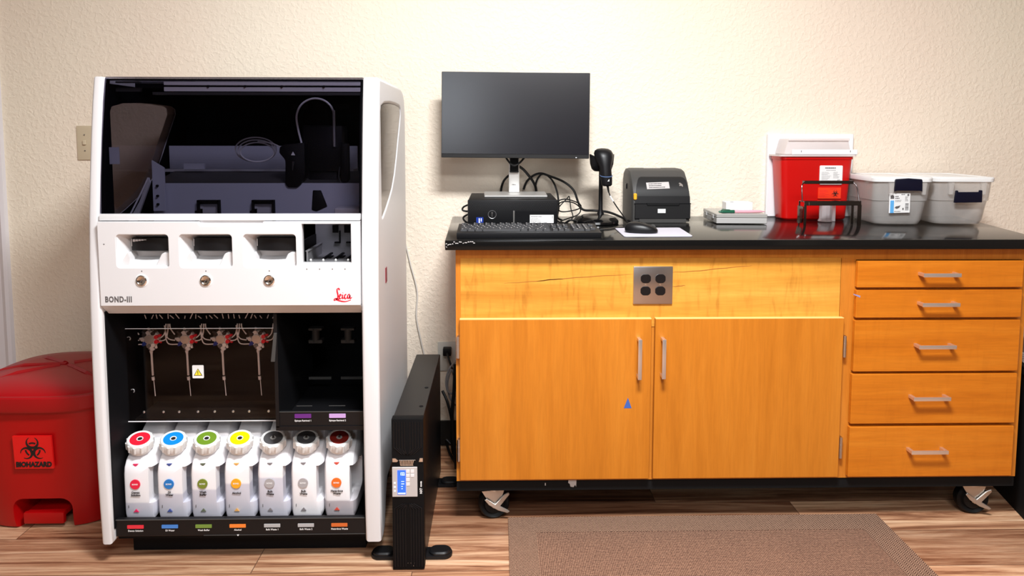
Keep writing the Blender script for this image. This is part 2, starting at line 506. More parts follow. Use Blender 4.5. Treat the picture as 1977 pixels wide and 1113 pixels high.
XZ = Matrix(((1, 0, 0, 0), (0, 0, -1, 0), (0, 1, 0, 0), (0, 0, 0, 1)))   # local x,y -> world x,z ; local z -> -y
YZ = Matrix(((0, 0, 1, 0), (1, 0, 0, 0), (0, 1, 0, 0), (0, 0, 0, 1)))    # local x,y -> world y,z ; local z -> x

def rr(x0, x1, y0, y1, r, n=5):
    """rounded rectangle outline"""
    out = []
    for cx, cy, a0 in ((x1-r, y1-r, 0), (x0+r, y1-r, 90), (x0+r, y0+r, 180), (x1-r, y0+r, 270)):
        for k in range(n+1):
            a = R(a0+90*k/n); out.append((cx+r*math.cos(a), cy+r*math.sin(a)))
    return out
def circ(cx, cy, r, n=24, a0=0.):
    return [(cx+r*math.cos(a0+2*PI*k/n), cy+r*math.sin(a0+2*PI*k/n)) for k in range(n)]
def sup(cx, cy, a, b, e, n=64):
    o = []
    for k in range(n):
        t = 2*PI*k/n; c, s = math.cos(t), math.sin(t)
        o.append((cx+a*math.copysign(abs(c)**(2/e), c), cy+b*math.copysign(abs(s)**(2/e), s)))
    return o
def at_z(pts, z): return [(x, y, z) for x, y in pts]
def spline(pts, n=8, closed=False):
    P = [Vector(p) for p in pts]; out = []; L = len(P)
    for i in range(L if closed else L-1):
        if closed: a, b, c, d = P[i-1], P[i], P[(i+1) % L], P[(i+2) % L]
        else: a, b, c, d = P[max(i-1, 0)], P[i], P[i+1], P[min(i+2, L-1)]
        for k in range(n):
            t = k/n
            out.append(.5*((2*b)+(c-a)*t+(2*a-5*b+4*c-d)*t*t+(3*b-a-3*c+d)*t**3))
    if not closed: out.append(P[-1])
    return out
def boolean(me, cutters):
    """difference of a mesh and cutter meshes"""
    ob = bpy.data.objects.new('b', me); col.objects.link(ob); tmp = []
    for c in cutters:
        co = bpy.data.objects.new('bc', c); col.objects.link(co); tmp.append(co)
        md = ob.modifiers.new('b', 'BOOLEAN'); md.operation = 'DIFFERENCE'; md.object = co; md.solver = 'EXACT'
    r = eval_mesh(ob)
    for o in [ob]+tmp: bpy.data.objects.remove(o)
    return r
def raw(mb):
    me = bpy.data.meshes.new('r'); mb.bm.to_mesh(me); mb.bm.free(); return me

def biohazard(mb, cx, cz, s, y0, y1):
    """three open crescents and an inner ring, in the xz plane"""
    for k in range(3):
        u = R(90+120*k)
        def T(p, q):   # p along u, q across
            return (cx+s*(p*math.cos(u)-q*math.sin(u)), cz+s*(p*math.sin(u)+q*math.cos(u)))
        pts = []
        for j in range(25):
            a = PI-R(152)+R(304)*j/24
            pts.append(T(.50+.46*math.cos(a), .46*math.sin(a)))
        for j in range(25):
            a = PI+R(147)-R(294)*j/24
            pts.append(T(.585+.345*math.cos(a), .345*math.sin(a)))
        mb.prism(pts, 'xz', y0, y1)
        arc = []
        for j in range(9):
            a = u+R(-27+54*j/8); arc.append((cx+s*.56*math.cos(a), cz+s*.56*math.sin(a)))
        for j in range(9):
            a = u+R(27-54*j/8); arc.append((cx+s*.44*math.cos(a), cz+s*.44*math.sin(a)))
        mb.prism(arc, 'xz', y0, y1)
    return mb
def print_lines(mb, x0, x1, z0, z1, rows, y0, y1, h=.0011, seed=1):
    """rows of small illegible print, as short dashes"""
    rg = random.Random(seed)
    for i in range(rows):
        z = z1-(z1-z0)*(i+.5)/rows; x = x0
        end = x0+(x1-x0)*rg.uniform(.55, 1)
        while x < end-.002:
            w = rg.uniform(.002, .006); mb.box(x, min(x+w, end), y0, y1, z-h/2, z+h/2); x += w+.0012
    return mb
# ================================================================= the setting
WY = 2.675
def slab(name, m, *b):
    return struct(MB().box(*b).build(name, m, smooth=False))
slab('floor', M['floor'], -3.4, 3.4, -2.6, WY+.12, -.1, 0)
slab('ceiling', M['ceiling'], -3.4, 3.4, -2.6, WY+.12, 2.56, 2.66)
slab('wall_back', M['wall'], -3.4, 3.4, WY, WY+.12, 0, 2.56)
slab('wall_left', M['side'], -3.4, -3.28, -2.6, WY, 0, 2.56)
slab('wall_right', M['side'], 3.28, 3.4, -2.6, WY, 0, 2.56)
slab('wall_front', M['wall'], -3.28, 3.28, -2.6, -2.48, 0, 2.56)
slab('baseboard_back', M['cove'], -1.86, 3.28, WY-.008, WY, 0, .10)
M['darkpanel'] = wood_mat('dark_stained_panel', [(.3, (.022, .012, .008)), (.5, (.035, .02, .012)), (.7, (.05, .028, .016))], 'z')  # for the dark panels added behind the camera
struct(MB().box(-.25, 2.7, -2.485, -2.455, 0, 2.12).build('added_dark_panel', M['darkpanel'], smooth=False))  # added unseen dark panel, darkens reflections and cuts the fill light
struct(MB().box(-3.28, -.25, -2.485, -2.465, 0, 1.15).build('added_low_dark_panel', M['darkpanel'], smooth=False))  # added unseen low dark panel, holds back bounce from behind
M['added_glow'] = mat('added_glow', (.8, .85, .9), .5, emit=(.84, .92, 1.), estr=9.)  # emission of the added panel, a bright reflection for the monitor
struct(MB().box(-1.12, -.42, -2.482, -2.474, 1.50, 2.32).build('added_glow_panel', M['added_glow'], smooth=False))  # added unseen glowing panel behind the camera, mirrored in the screen
mb = MB()
for b in ((-1.20, -1.12, 1.42, 2.40), (-.42, -.34, 1.42, 2.40), (-1.12, -.42, 1.42, 1.50), (-1.12, -.42, 2.32, 2.40), (-.79, -.75, 1.5, 2.32)): mb.box(b[0], b[1], -2.484, -2.455, b[2], b[3])
struct(mb.build('glow_panel_frame', M['trim'], smooth=False))  # frame around the added glowing panel
# door casing at the far left
mb = MB()
mb.prism([(-1.975, WY), (-1.975, WY-.017), (-1.955, WY-.021), (-1.935, WY-.014), (-1.90, WY-.012), (-1.885, WY-.018), (-1.873, WY-.014), (-1.869, WY)], 'xy', 0, 2.1)
struct(mb.build('trim_1', M['trim'], smooth=False))
mb = MB().box(-2.80, -1.975, WY-.012, WY-.002, .01, 2.08)
struct(mb.build('door_1', M['trim'], smooth=False))

# ================================================================= camera
cam = bpy.data.cameras.new('camera'); co = bpy.data.objects.new('camera', cam); col.objects.link(co)
yaw, pitch, roll = .021, .0790, .0015
fw = Vector((math.sin(yaw)*math.cos(pitch), math.cos(yaw)*math.cos(pitch), -math.sin(pitch)))
r0 = Vector((math.cos(yaw), -math.sin(yaw), 0)); u0 = r0.cross(fw)
rv = r0*math.cos(roll)+u0*math.sin(roll); uv = -r0*math.sin(roll)+u0*math.cos(roll)
mw = Matrix(((rv.x, uv.x, -fw.x, 0), (rv.y, uv.y, -fw.y, 0), (rv.z, uv.z, -fw.z, 1.22), (0, 0, 0, 1)))
co.matrix_world = mw
cam.sensor_fit = 'HORIZONTAL'; cam.sensor_width = 36.; cam.lens = 36.*1340/1977
cam.shift_y = -(556.5-371.)/1977; cam.clip_start = .05
scn.camera = co

# ================================================================= light
def area(name, loc, sx, sy, power, c=(1, .97, .93), rot=(0, 0, 0)):
    l = bpy.data.lights.new(name, 'AREA'); l.shape = 'RECTANGLE'; l.size = sx; l.size_y = sy; l.energy = power; l.color = c
    o = bpy.data.objects.new(name, l); col.objects.link(o); o.location = loc; o.rotation_euler = rot
    return o
area('ceiling_lamp', (.24, .80, 2.545), .62, .36, 122, (.97, .985, 1.))
area('ceiling_lamp', (.45, -.8, 2.545), 1.2, .6, 62, (.97, .985, 1.))
w = bpy.data.worlds.new('world'); scn.world = w; w.use_nodes = True
w.node_tree.nodes['Background'].inputs[0].default_value = (1, .97, .94, 1)
w.node_tree.nodes['Background'].inputs[1].default_value = .3
vs = scn.view_settings
scn.display_settings.display_device = 'sRGB'
vs.view_transform = 'Standard'; vs.look = 'None'; vs.gamma = 1.; vs.use_curve_mapping = False; vs.exposure = 0.0
scn.cycles.use_denoising = True
scn.cycles.max_bounces = 12; scn.cycles.transparent_max_bounces = 24
scn.cycles.sample_clamp_indirect = 6.

# ================================================================= floor mat
root = thing('floor_mat', 'flat brown woven mat lying on the plank floor in front of the wooden lab cabinet', 'mat', (.63, 1.55, 0))
bw = .085
X0, X1, Y0, Y1 = .034, 1.222, .9, 2.128
MB().box(X0+bw, X1-bw, Y0+bw, Y1-bw, .0, .007).build('woven_field', M['rug'], root, smooth=False)
mb = MB()
mb.prism([(X0, Y0), (X1, Y0), (X1-bw, Y0+bw), (X0+bw, Y0+bw)], 'xy', 0, .008)
mb.prism([(X0, Y1), (X0+bw, Y1-bw), (X1-bw, Y1-bw), (X1, Y1)], 'xy', 0, .008)
mb.prism([(X0, Y0), (X0+bw, Y0+bw), (X0+bw, Y1-bw), (X0, Y1)], 'xy', 0, .008)
mb.prism([(X1, Y0), (X1, Y1), (X1-bw, Y1-bw), (X1-bw, Y0+bw)], 'xy', 0, .008)
mb.build('woven_border', M['herring'], root, smooth=False)

# ================================================================= lab cabinet
CF = 2.085; DF = 2.067
M['edge'] = mat('bare_lit_maple_edge', (.86, .56, .20), .5)  # bare top edges of the doors, paled for the light they catch
cab = thing('lab_cabinet', 'orange maple lab cabinet on casters with two doors and a column of five drawers', 'cabinet', (.75, 2.36, 0))
mb = MB()
mb.box(-.127, -.108, CF, 2.64, .152, .884); mb.box(1.618, 1.637, CF, 2.64, .152, .884)      # ends
mb.box(1.060, 1.079, CF+.02, 2.64, .152, .884)                                               # divider
mb.box(-.108, 1.618, CF+.02, 2.64, .152, .170); mb.box(-.108, 1.618, 2.62, 2.64, .17, .884)  # bottom, back
mb.box(-.108, 1.618, CF+.02, 2.64, .862, .884)
mb.build('carcass', M['frame'], cab, smooth=False)
mb = MB()
mb.box(-.108, 1.056, CF, CF+.02, .852, .884)                  # top rail
mb.box(1.056, 1.100, CF, CF+.02, .152, .884)                  # middle stile
mb.box(1.100, 1.618, CF, CF+.02, .846, .884)
mb.box(-.108, 1.056, CF, CF+.02, .152, .172); mb.box(1.100, 1.618, CF, CF+.02, .152, .172)
for z in (.759, .6645, .4955, .3285): mb.box(1.1, 1.618, CF, CF+.02, z-.012, z+.012)
mb.box(.468, .486, CF+.001, CF+.02, .172, .66)
mb.build('face_frame', M['frame'], cab, smooth=False)
ap = MB().box(-.112, 1.054, CF-.001, CF+.018, .64, .853).build('apron_panel', M['apron'], cab, smooth=False)
M['streak'] = mat('brown_mineral_streak', (.36, .13, .02), .45)
for pts in ([(.02, .776), (.10, .781), (.20, .790), (.30, .797), (.414, .803)], [(.535, .809), (.60, .812), (.70, .822), (.78, .829)], [(.535, .764), (.555, .766), (.575, .768)], [(.12, .7815), (.16, .787), (.20, .7885)]):
    P_ = [Vector((q[0], 0, q[1])) for q in pts]; S_ = spline(P_, 5); n_ = len(S_)
    up_ = [(p.x, p.z+.0011*math.sin(PI*(i+.5)/n_)+.0006*math.sin(i*1.7)) for i, p in enumerate(S_)]; dn_ = [(p.x, p.z-.0011*math.sin(PI*(i+.5)/n_)+.0006*math.sin(i*1.7)-.0003) for i, p in enumerate(S_)]
    mb = MB()
    for i in range(n_-1): mb.prism([up_[i], up_[i+1], dn_[i+1], dn_[i]], 'xz', CF-.0013, CF-.0008)
    lab(mb.build('grain_streak', M['streak'], ap, smooth=False), 'thin brown mineral streak in the wood')

def pull(parent, a, b, vertical):
    """flat bow handle from a to b (x or z), standing off the front"""
    mb = MB(); h = .0058; y0 = DF-.030
    if vertical:
        x, z0, z1 = a[0], b, a[1]
        mb.box(x-h, x+h, y0, y0+.005, z0, z1, .001)
        for z in (z0, z1-.009): mb.box(x-h+.001, x+h-.001, y0+.003, DF+.002, z, z+.009, .0008)
    else:
        x0, z, x1 = a[0], a[1], b
        mb.box(x0, x1, y0, y0+.005, z-h, z+h, .001)
        for x in (x0, x1-.010): mb.box(x, x+.010, y0+.003, DF+.002, z-h+.001, z+h-.001, .0008)
    return mb.build('handle', M['handle'], parent)
def hinge(parent, x, z0, z1):
    mb = MB(); zc = (z0+z1)/2
    mb.tube([(x, DF+.004, z0), (x, DF+.004, z1)], .0052, 12)
    mb.box(x-.004, x+.004, DF+.006, CF+.001, z0, z1)
    for z in (z0+.024, z1-.024): mb.tube([(x, DF+.004, z-.0012), (x, DF+.004, z+.0012)], .0057, 12)
    return mb.build('hinge', M['steel'], parent)
d1 = MB().box(-.115, .4695, DF, CF-.002, .163, .668, .0012, 1).build('door', M['door'], cab)
MB().box(-.1145, .469, DF+.0005, CF-.002, .6675, .6692).build('top_edge', M['edge'], d1, smooth=False)
pull(d1, (.430, .612), .488, True); hinge(d1, -.1195, .548, .615); hinge(d1, -.1195, .223, .292)
lab(MB().prism([(.388, .389), (.412, .389), (.4005, .422)], 'xz', DF-.0005, DF).build('tape_scrap', M['tape'], d1, smooth=False), 'small blue triangle of tape')
d2 = MB().box(.4815, 1.062, DF, CF-.002, .163, .668, .0012, 1).build('door', M['door'], cab)
MB().box(.482, 1.0615, DF+.0005, CF-.002, .6675, .6692).build('top_edge', M['edge'], d2, smooth=False)
pull(d2, (.503, .612), .490, True); hinge(d2, 1.0685, .545, .612); hinge(d2, 1.0685, .223, .290)
for i, (z0, z1, x0, hx, hz) in enumerate(((.763, .8445, 1.0985, 1.284, .806), (.669, .7545, 1.0975, 1.285, .715), (.500, .660, 1.0965, 1.281, .584), (.334, .491, 1.0945, 1.272, .422), (.163, .323, 1.0935, 1.273, .253))):
    dr = MB().box(x0, 1.6115, DF, CF-.002, z0, z1, .0012, 1).build('drawer', M['drawer'], cab)
    pull(dr, (hx, hz), hx+.1155, False)
    if i == 1:
        lab(MB().prism([(1.088, .741), (1.108, .732), (1.1085, .738), (1.086, .744)], 'xz', DF-.0006, DF+.0002).build('tape_scrap', M['tape2'], dr, smooth=False), 'narrow lilac strip of tape')
# chipped varnish specks on doors and drawers are tiny pale scars
# quadruple outlet
op = MB().box(.414, .535, CF-.007, CF+.001, .711, .828, .003, 2).build('outlet_plate', M['plate'], cab)
for x in (.4515, .4965):
    for z in (.7905, .7525):
        mb = MB()
        o2 = [(x+.0165*math.copysign(min(abs(math.cos(t)), .93), math.cos(t)), z+.0150*math.copysign(min(abs(math.sin(t)), .90), math.sin(t))) for t in [2*PI*k/32 for k in range(32)]]
        mb.prism(o2, 'xz', CF-.0095, CF-.006)
        s = mb.build('outlet', M['sockets'], op)
        mb = MB()
        for dx in (-.006, .006): mb.box(x+dx-.0008, x+dx+.0008, CF-.0098, CF-.0094, z-.002, z+.006)
        mb.prism(circ(x, z-.008, .0022, 10), 'xz', CF-.0098, CF-.0094)
        mb.build('slot', M['steel'], s, smooth=False) if False else mb.bm.free()
    MB().prism(circ(x, .7715, .0024, 10), 'xz', CF-.0085, CF-.006).build('screw', M['chrome'], op)
# base frame and casters
MB().box(-.127, 1.637, CF+.004, 2.64, .118, .152).build('base_frame', M['matte'], cab, smooth=False)
for (x, z0, x1, z1) in ((.148, .133, .151, .141),): lab(MB().box(x, x1, CF+.0035, CF+.0045, z0, z1).build('chip', M['chip'], cab, smooth=False), 'pale paint chip on the black base rail')
lab(MB().prism([(.222, .150), (.247, .151), (.246, .128), (.243, .135), (.238, .127), (.228, .129), (.226, .138), (.221, .141)], 'xz', CF+.0034, CF+.0045).build('chip', M['chip'], cab, smooth=False), 'ragged pale chip on the black base rail')
def caster(x, y, ang):
    mt = Matrix.Translation((x, y, 0)) @ Matrix.Rotation(ang, 4, 'Z')
    c = None
    mb = MB()
    mb.box(-.045, .045, -.04, .04, .112, .118, .001, 1, mtx=mt)
    mb.lathe([(0, .098), (.030, .098), (.032, .112), (0, .112)], mt, 24)
    prof = [(-.042, .100), (.030, .100), (.012, .044), (-.008, .044)]
    for sy in (-.027, .024): mb.prism(prof, 'xz', sy, sy+.003, mtx=mt)
    c = mb.build('caster', M['hub'], cab)
    wheel = Matrix.Translation((0, 0, .050)) @ Matrix.Rotation(PI/2, 4, 'X')
    MB().lathe([(.012, -.019), (.030, -.018), (.034, -.012), (.044, -.018), (.049, -.012), (.0502, 0), (.049, .012), (.044, .018), (.034, .012), (.030, .018), (.012, .019)], mt @ wheel, 40).build('wheel', M['tyre'], c)
    mb = MB()
    mb.lathe([(0, -.034), (.0075, -.034), (.0085, -.029), (.0085, .029), (0, .030)], mt @ wheel, 16)
    mb.prism([(-.034, .074), (-.026, .078), (0, .058), (.030, .088), (.044, .094), (.046, .086), (.016, .050), (.040, .036), (.047, .030), (.040, .025), (.010, .036), (-.020, .056)], 'xz', -.034, -.029, .0015, 1, mtx=mt)
    mb.build('brake_lever', M['hub'], c)
for x, y, a in ((-.012, 2.150, R(8)), (1.545, 2.150, R(-6)), (-.012, 2.57, R(8)), (1.545, 2.57, R(-6))): caster(x, y, a)

# worktop
mb = MB()
mb.prism([(-.156, 2.045), (1.655, 2.045), (1.80, 2.668), (-.174, 2.668)], 'xy', .884, .914, .003, 2)
top = mb.build('worktop', M['counter'])
tag(top, 'glossy black worktop lying across the orange lab cabinet', 'countertop')
mb = MB(); rg = random.Random(3)
for k in range(16):
    x = -.153+.085*(k/16)+rg.uniform(-.002, .002); z = .908+rg.uniform(-.003, .002)-(.004 if k < 4 else 0)
    mb.prism([(x, z-.0012), (x+rg.uniform(.003, .007), z-rg.uniform(.0002, .0015)), (x+.004, z+.0012), (x+.001, z+.001)], 'xz', 2.0445, 2.0455)
for k in range(5):
    x = -.154+rg.uniform(0, .006); z = .892+k*.003
    mb.prism([(x, z), (x+.003, z+.0006), (x+.0015, z+.002)], 'xz', 2.0445, 2.0455)
lab(mb.build('chip', M['chip'], top, smooth=False), 'pale chipped patch on the front left corner')
# ================================================================= slide stainer
st = thing('slide_stainer', 'tall white laboratory slide stainer with smoked lid and a row of bottles in its base', 'lab machine', (-.725, 2.2, 0))
XL, XR = -1.090, -.377          # inner faces of the side panels
prof = [(1.968, 1.386), (1.955, 1.32), (1.940, 1.22), (1.926, 1.11), (1.914, 1.0), (1.905, .88), (1.899, .76), (1.896, .62), (1.895, .45), (1.897, .30), (1.901, .17), (1.906, .066),
        (1.930, .066), (1.952, .074), (1.968, .092), (1.980, .118), (1.992, .16), (2.02, .20), (2.48, .20), (2.50, .25), (2.50, 1.30), (2.485, 1.350), (2.45, 1.376), (2.40, 1.386)]
win = [(1.984, 1.290), (1.992, 1.304), (2.05, 1.316), (2.15, 1.322), (2.27, 1.323), (2.36, 1.320), (2.385, 1.312), (2.388, 1.295), (2.365, 1.265), (2.325, 1.215), (2.28, 1.155), (2.234, 1.102), (2.18, 1.062), (2.122, 1.035), (2.05, 1.008), (2.0, .992), (1.984, .992)]
def side_panel(x0, x1, inner_right):
    me = holed(prof, [win], x1-x0, .009)
    p = MB().add_mesh(me, Matrix.Translation(((x0+x1)/2, 0, 0)) @ YZ).build('side_panel', M['white'], st)
    xm = x1-.0045 if inner_right else x1-.004
    g = MB().prism(win, 'yz', xm-.002, xm+.002).build('side_window', M['sideglass'], p, smooth=False)
    return p
def liner(x):
    lp = [(1.972, 1.368), (1.945, 1.22), (1.930, 1.11), (1.922, 1.0), (1.920, .76), (2.46, .76), (2.46, 1.368)]
    me = holed(lp, [win], .002)
    return MB().add_mesh(me, Matrix.Translation((x, 0, 0)) @ YZ).build('inner_liner', M['blackin'], st, smooth=False)
liner(XL+.0015); liner(XR-.0015)
pl = side_panel(-1.122, XL, False)
pr = side_panel(XR, -.330, True)
# power rocker and label low on the right side
lab(MB().box(-.3315, -.3285, 2.025, 2.05, .790, .835, .001, 1).build('rocker_switch', M['maroon'], pr), 'small dark red rocker switch')

mb = MB()
mb.box(XL, XR, 2.46, 2.495, .12, 1.375)                    # back
mb.box(XL, XR, 2.13, 2.46, 1.366, 1.380)                  # top skin
mb.box(XL, XR, 1.95, 2.46, .735, .75)                      # floor of the lower chamber top
mb.box(XL, XL+.003, 1.915, 2.46, .107, .735); mb.box(XR-.003, XR, 1.915, 2.46, .107, .735)
mb.box(XL, XR, 1.935, 2.46, .066, .107)                    # bottom deck
mb.build('housing', M['blackin'], st, smooth=False)
MB().box(XL+.015, XR-.015, 1.985, 2.44, .0, .07).build('shade_plinth', M['blackin'], st, smooth=False)  # black base run to the floor, doubling as shade under the machine
MB().box(XL, XR, 2.13, 2.46, 1.380, 1.387, .002, 1).build('top_cover', M['white'], st)

# ---- lid of smoked glass
lidp = [(1.968, 1.380), (1.955, 1.32), (1.940, 1.22), (1.926, 1.11), (1.915, 1.010)]
off = [(y+.006, z) for y, z in lidp]
lid = MB().prism([(2.128, 1.386)]+lidp[:0]+[(1.972, 1.386)]+lidp+off[::-1]+[(1.98, 1.381), (2.128, 1.381)], 'yz', XL+.001, XR-.001).build('lid', M['lidglass'], st)
mb = MB()
for x0, x1 in ((XL+.001, XL+.006), (XR-.007, XR-.001)): mb.prism([(y+.007, z) for y, z in lidp]+[(y+.016, z) for y, z in lidp][::-1], 'yz', x0, x1)
mb.box(XL+.001, XR-.001, 1.976, 1.984, 1.376, 1.3805)
mb.build('lid_edge', M['matte'], lid, smooth=False)
mb = MB()
mb.prism([(1.909, 1.0085), (1.925, 1.0085), (1.925, .9905), (1.9065, .9905)], 'yz', XL+.0015, XR-.0015, .002, 2)
mb.build('lid_handle', M['white'], lid)
# ---- inside the upper chamber
mb = MB()
mb.box(-.957, XR-.006, 2.03, 2.045, 1.368, 1.377); mb.box(-.957, XR-.006, 2.03, 2.045, 1.350, 1.362)
mb.build('gantry_rail', M['card'], st, smooth=False)
MB().box(-.99, XR-.006, 2.03, 2.05, 1.340, 1.3475).build('gantry_rail', M['charcoal2'], st, smooth=False)
for x in (-.83, -.725, -.62, -.50):
    MB().prism(circ(x, 1.3645, .0034, 10), 'xz', 2.026, 2.032).build('rail_bolt', M['matte'], st)
mb = MB()
mb.box(XL+.012, -1.012, 2.0, 2.012, 1.371, 1.376); mb.box(XL+.012, -1.01, 2.0, 2.012, 1.347, 1.358)
mb.build('lid_bracket', M['charcoal2'], st, smooth=False)
MB().box(-1.083, -1.058, 1.962, 1.968, 1.143, 1.19).build('sensor_plate', M['steelgrey'], st, smooth=False)
# rear deck, ledge and front tray wall
mb = MB()
mb.box(-1.075, -.462, 2.30, 2.312, 1.10, 1.190)
mb.build('rear_deck', M['steelgrey'], st, smooth=False)
mb = MB()
mb.box(-1.072, -.462, 2.235, 2.30, 1.108, 1.116)
mb.build('deck_ledge', M['deck2'], st, smooth=False)
MB().prism([(2.235, 1.110), (2.30, 1.108), (2.30, 1.0), (2.10, 1.0), (2.10, 1.083)], 'yz', -1.03, XR-.006).build('deck_slope', M['charcoal2'], st, smooth=False)
fr = [(-1.03, .96), (XR-.006, .96), (XR-.006, 1.081), (-1.03, 1.081)]
me = holed(fr, [[(a, .965), (a+.064, .965), (a+.064, 1.030), (a, 1.030)] for a in (-.895, -.733)], .006)
MB().add_mesh(me, Matrix.Translation((0, 2.095, 0)) @ XZ).build('tray_wall', M['steelgrey'], st, smooth=False)
for a in (-.895, -.733):
    mb = MB()
    mb.box(a-.001, a+.004, 2.078, 2.096, .965, 1.031); mb.box(a+.060, a+.065, 2.078, 2.096, .965, 1.031); mb.box(a, a+.064, 2.078, 2.096, 1.026, 1.031)
    mb.box(a-.004, a+.002, 2.07, 2.1, .965, 1.0); mb.box(a+.012, a+.052, 2.088, 2.090, .988, .991)
    b = mb.build('slide_clamp', M['matte'], st, smooth=False)
    mb = MB(); mb.box(a+.010, a+.054, 2.092, 2.098, .96, 1.018); mb.box(a+.004, a+.012, 2.090, 2.098, 1.004, 1.018)
    mb.build('clamp_plate', M['deck2'], b, smooth=False)
for x, z in ((-1.005, 1.075), (-1.005, 1.045), (-1.005, 1.020)): MB().prism(circ(x, z, .0035, 10), 'xz', 2.064, 2.071).build('tray_bolt', M['matte'], st)
mb = MB()
mb.prism([(-1.02, 1.00), (-.985, 1.0), (-.985, 1.128), (-1.02, 1.150)], 'xz', 2.070, 2.076)
MB().box(-.985, -.92, 2.20, 2.206, 1.118, 1.136).build('side_bracket', M['steelgrey'], st, smooth=False)
mb.build('side_bracket', M['steelgrey'], st, smooth=False)
mb = MB()
mb.prism([(-1.085, .97), (-1.062, .97), (-1.018, 1.085), (-1.022, 1.10), (-1.050, 1.03)], 'xz', 2.05, 2.058)
mb.build('drain_chute', M['deck2'], st, smooth=False)
MB().tube(spline([(-1.080, 2.046, .985), (-1.045, 2.046, 1.05), (-1.020, 2.046, 1.10)], 6), .0025, 8).build('chute_rim', M['tube'], st)
MB().box(-.475, XR-.008, 2.02, 2.085, .985, 1.012, .002, 1).build('wash_block', M['deck2'], st)
# clear coiled hose
mb = MB()
for k in range(3):
    cx, cz, a, b = -.748-.004*k, 1.172+.004*k, .052+.006*k, .030+.004*k
    mb.tube([(cx+a*math.cos(2*PI*t/28), 2.18+.006*k, cz+b*math.sin(2*PI*t/28)) for t in range(28)], .0022, 6, closed=True)
mb.tube(spline([(-.745, 2.18, 1.205), (-.70, 2.17, 1.200), (-.66, 2.15, 1.185), (-.63, 2.14, 1.175)], 6), .0022, 6)
lab(mb.build('coiled_hose', M['tube'], st), 'loops of clear hose')
# robot head
mb = MB()
mb.box(-.590, -.470, 2.12, 2.20, 1.115, 1.255, .006)
mb.box(-.575, -.490, 2.13, 2.19, .985, 1.12, .004)
mb.box(-.47, -.452, 2.10, 2.14, 1.07, 1.20, .003)
rb = mb.build('robot_arm', M['black'], st)
mb = MB()
mb.prism([(-.650, 1.190), (-.632, 1.198), (-.575, 1.203), (-.575, 1.105), (-.588, 1.078), (-.600, 1.068), (-.628, 1.068), (-.636, 1.080), (-.634, 1.150), (-.652, 1.172)], 'xz', 2.085, 2.125, .006, 2)
hd = mb.build('robot_head', M['black'], rb)
lab(MB().prism([(-.615, 1.165), (-.603, 1.165), (-.609, 1.176)], 'xz', 2.0835, 2.0845).build('warning_triangle', M['whiteink'], hd, smooth=False), 'tiny pale warning triangle')
MB().tube([(-.609, 2.084, 1.146), (-.612, 2.084, 1.12)], [.004, .0015], 8).build('probe', M['charcoal2'], hd)
mb = MB()
mb.prism([(-.555, 1.06), (-.53, 1.06), (-.515, 1.02), (-.512, 1.01), (-.545, .995), (-.56, 1.0)], 'xz', 2.09, 2.11, .003)
mb.build('gripper', M['black'], rb)
mb = MB()
mb.tube(spline([(-.592, 2.12, 1.196), (-.603, 2.12, 1.245), (-.606, 2.12, 1.285), (-.590, 2.12, 1.318), (-.556, 2.12, 1.335), (-.520, 2.12, 1.328), (-.497, 2.12, 1.300), (-.494, 2.12, 1.25), (-.494, 2.12, 1.19)], 8), .003, 8)
lab(mb.build('hose', M['tube'], rb), 'arched clear hose')
MB().tube([(-.494, 2.118, 1.30), (-.494, 2.118, 1.19)], .0042, 8).build('hose_clip', M['alu'], rb)
mb = MB().tube(spline([(-.475, 2.10, 1.13), (-.478, 2.10, 1.10), (-.470, 2.10, 1.07), (-.475, 2.10, 1.045), (-.50, 2.10, 1.03)], 6), .002, 6)
mb.build('wire', M['charcoal2'], rb)
mb = MB()
for x0, x1, z0, z1 in ((-.715, -.665, 1.318, 1.334), (-.645, -.588, 1.316, 1.348), (-.568, -.520, 1.318, 1.335)): mb.box(x0, x1, 2.452, 2.46, z0, z1)
mb.build('back_tag', M['charcoal'], st, smooth=False)

# ---- white front panel with three slide bays and a reagent window
PY = 1.8965
bays = [(-1.040, -.8985), (-.8695, -.7265), (-.6955, -.5525)]
holes = [rr(a, b, .8615, .9535, .010) for a, b in bays]+[[(-.536, .874), (-.402, .874), (-.402, .982), (-.536, .982)]]
outl = [(XL+.0015, .7555), (XR-.0015, .7555), (XR-.0015, .9885), (-.640, .9885), (-.642, .980), (-.646, .9765), (-.808, .9765), (-.814, .980), (-.818, .9885), (XL+.0015, .9885)]
me = holed(outl, holes, .022, .0015)
fp = MB().add_mesh(me, Matrix.Translation((0, PY+.011, 0)) @ XZ).build('front_panel', M['white'], st)
mb = MB().prism([(PY+.001, .757), (PY+.02, .757), (PY+.05, .735), (PY+.036, .726)], 'yz', XL+.0015, XR-.0015)
mb.build('panel_skirt', M['white'], fp, smooth=False)
MB().box(-.82, -.64, PY+.016, PY+.022, .972, .9905).build('finger_recess', M['white'], fp)
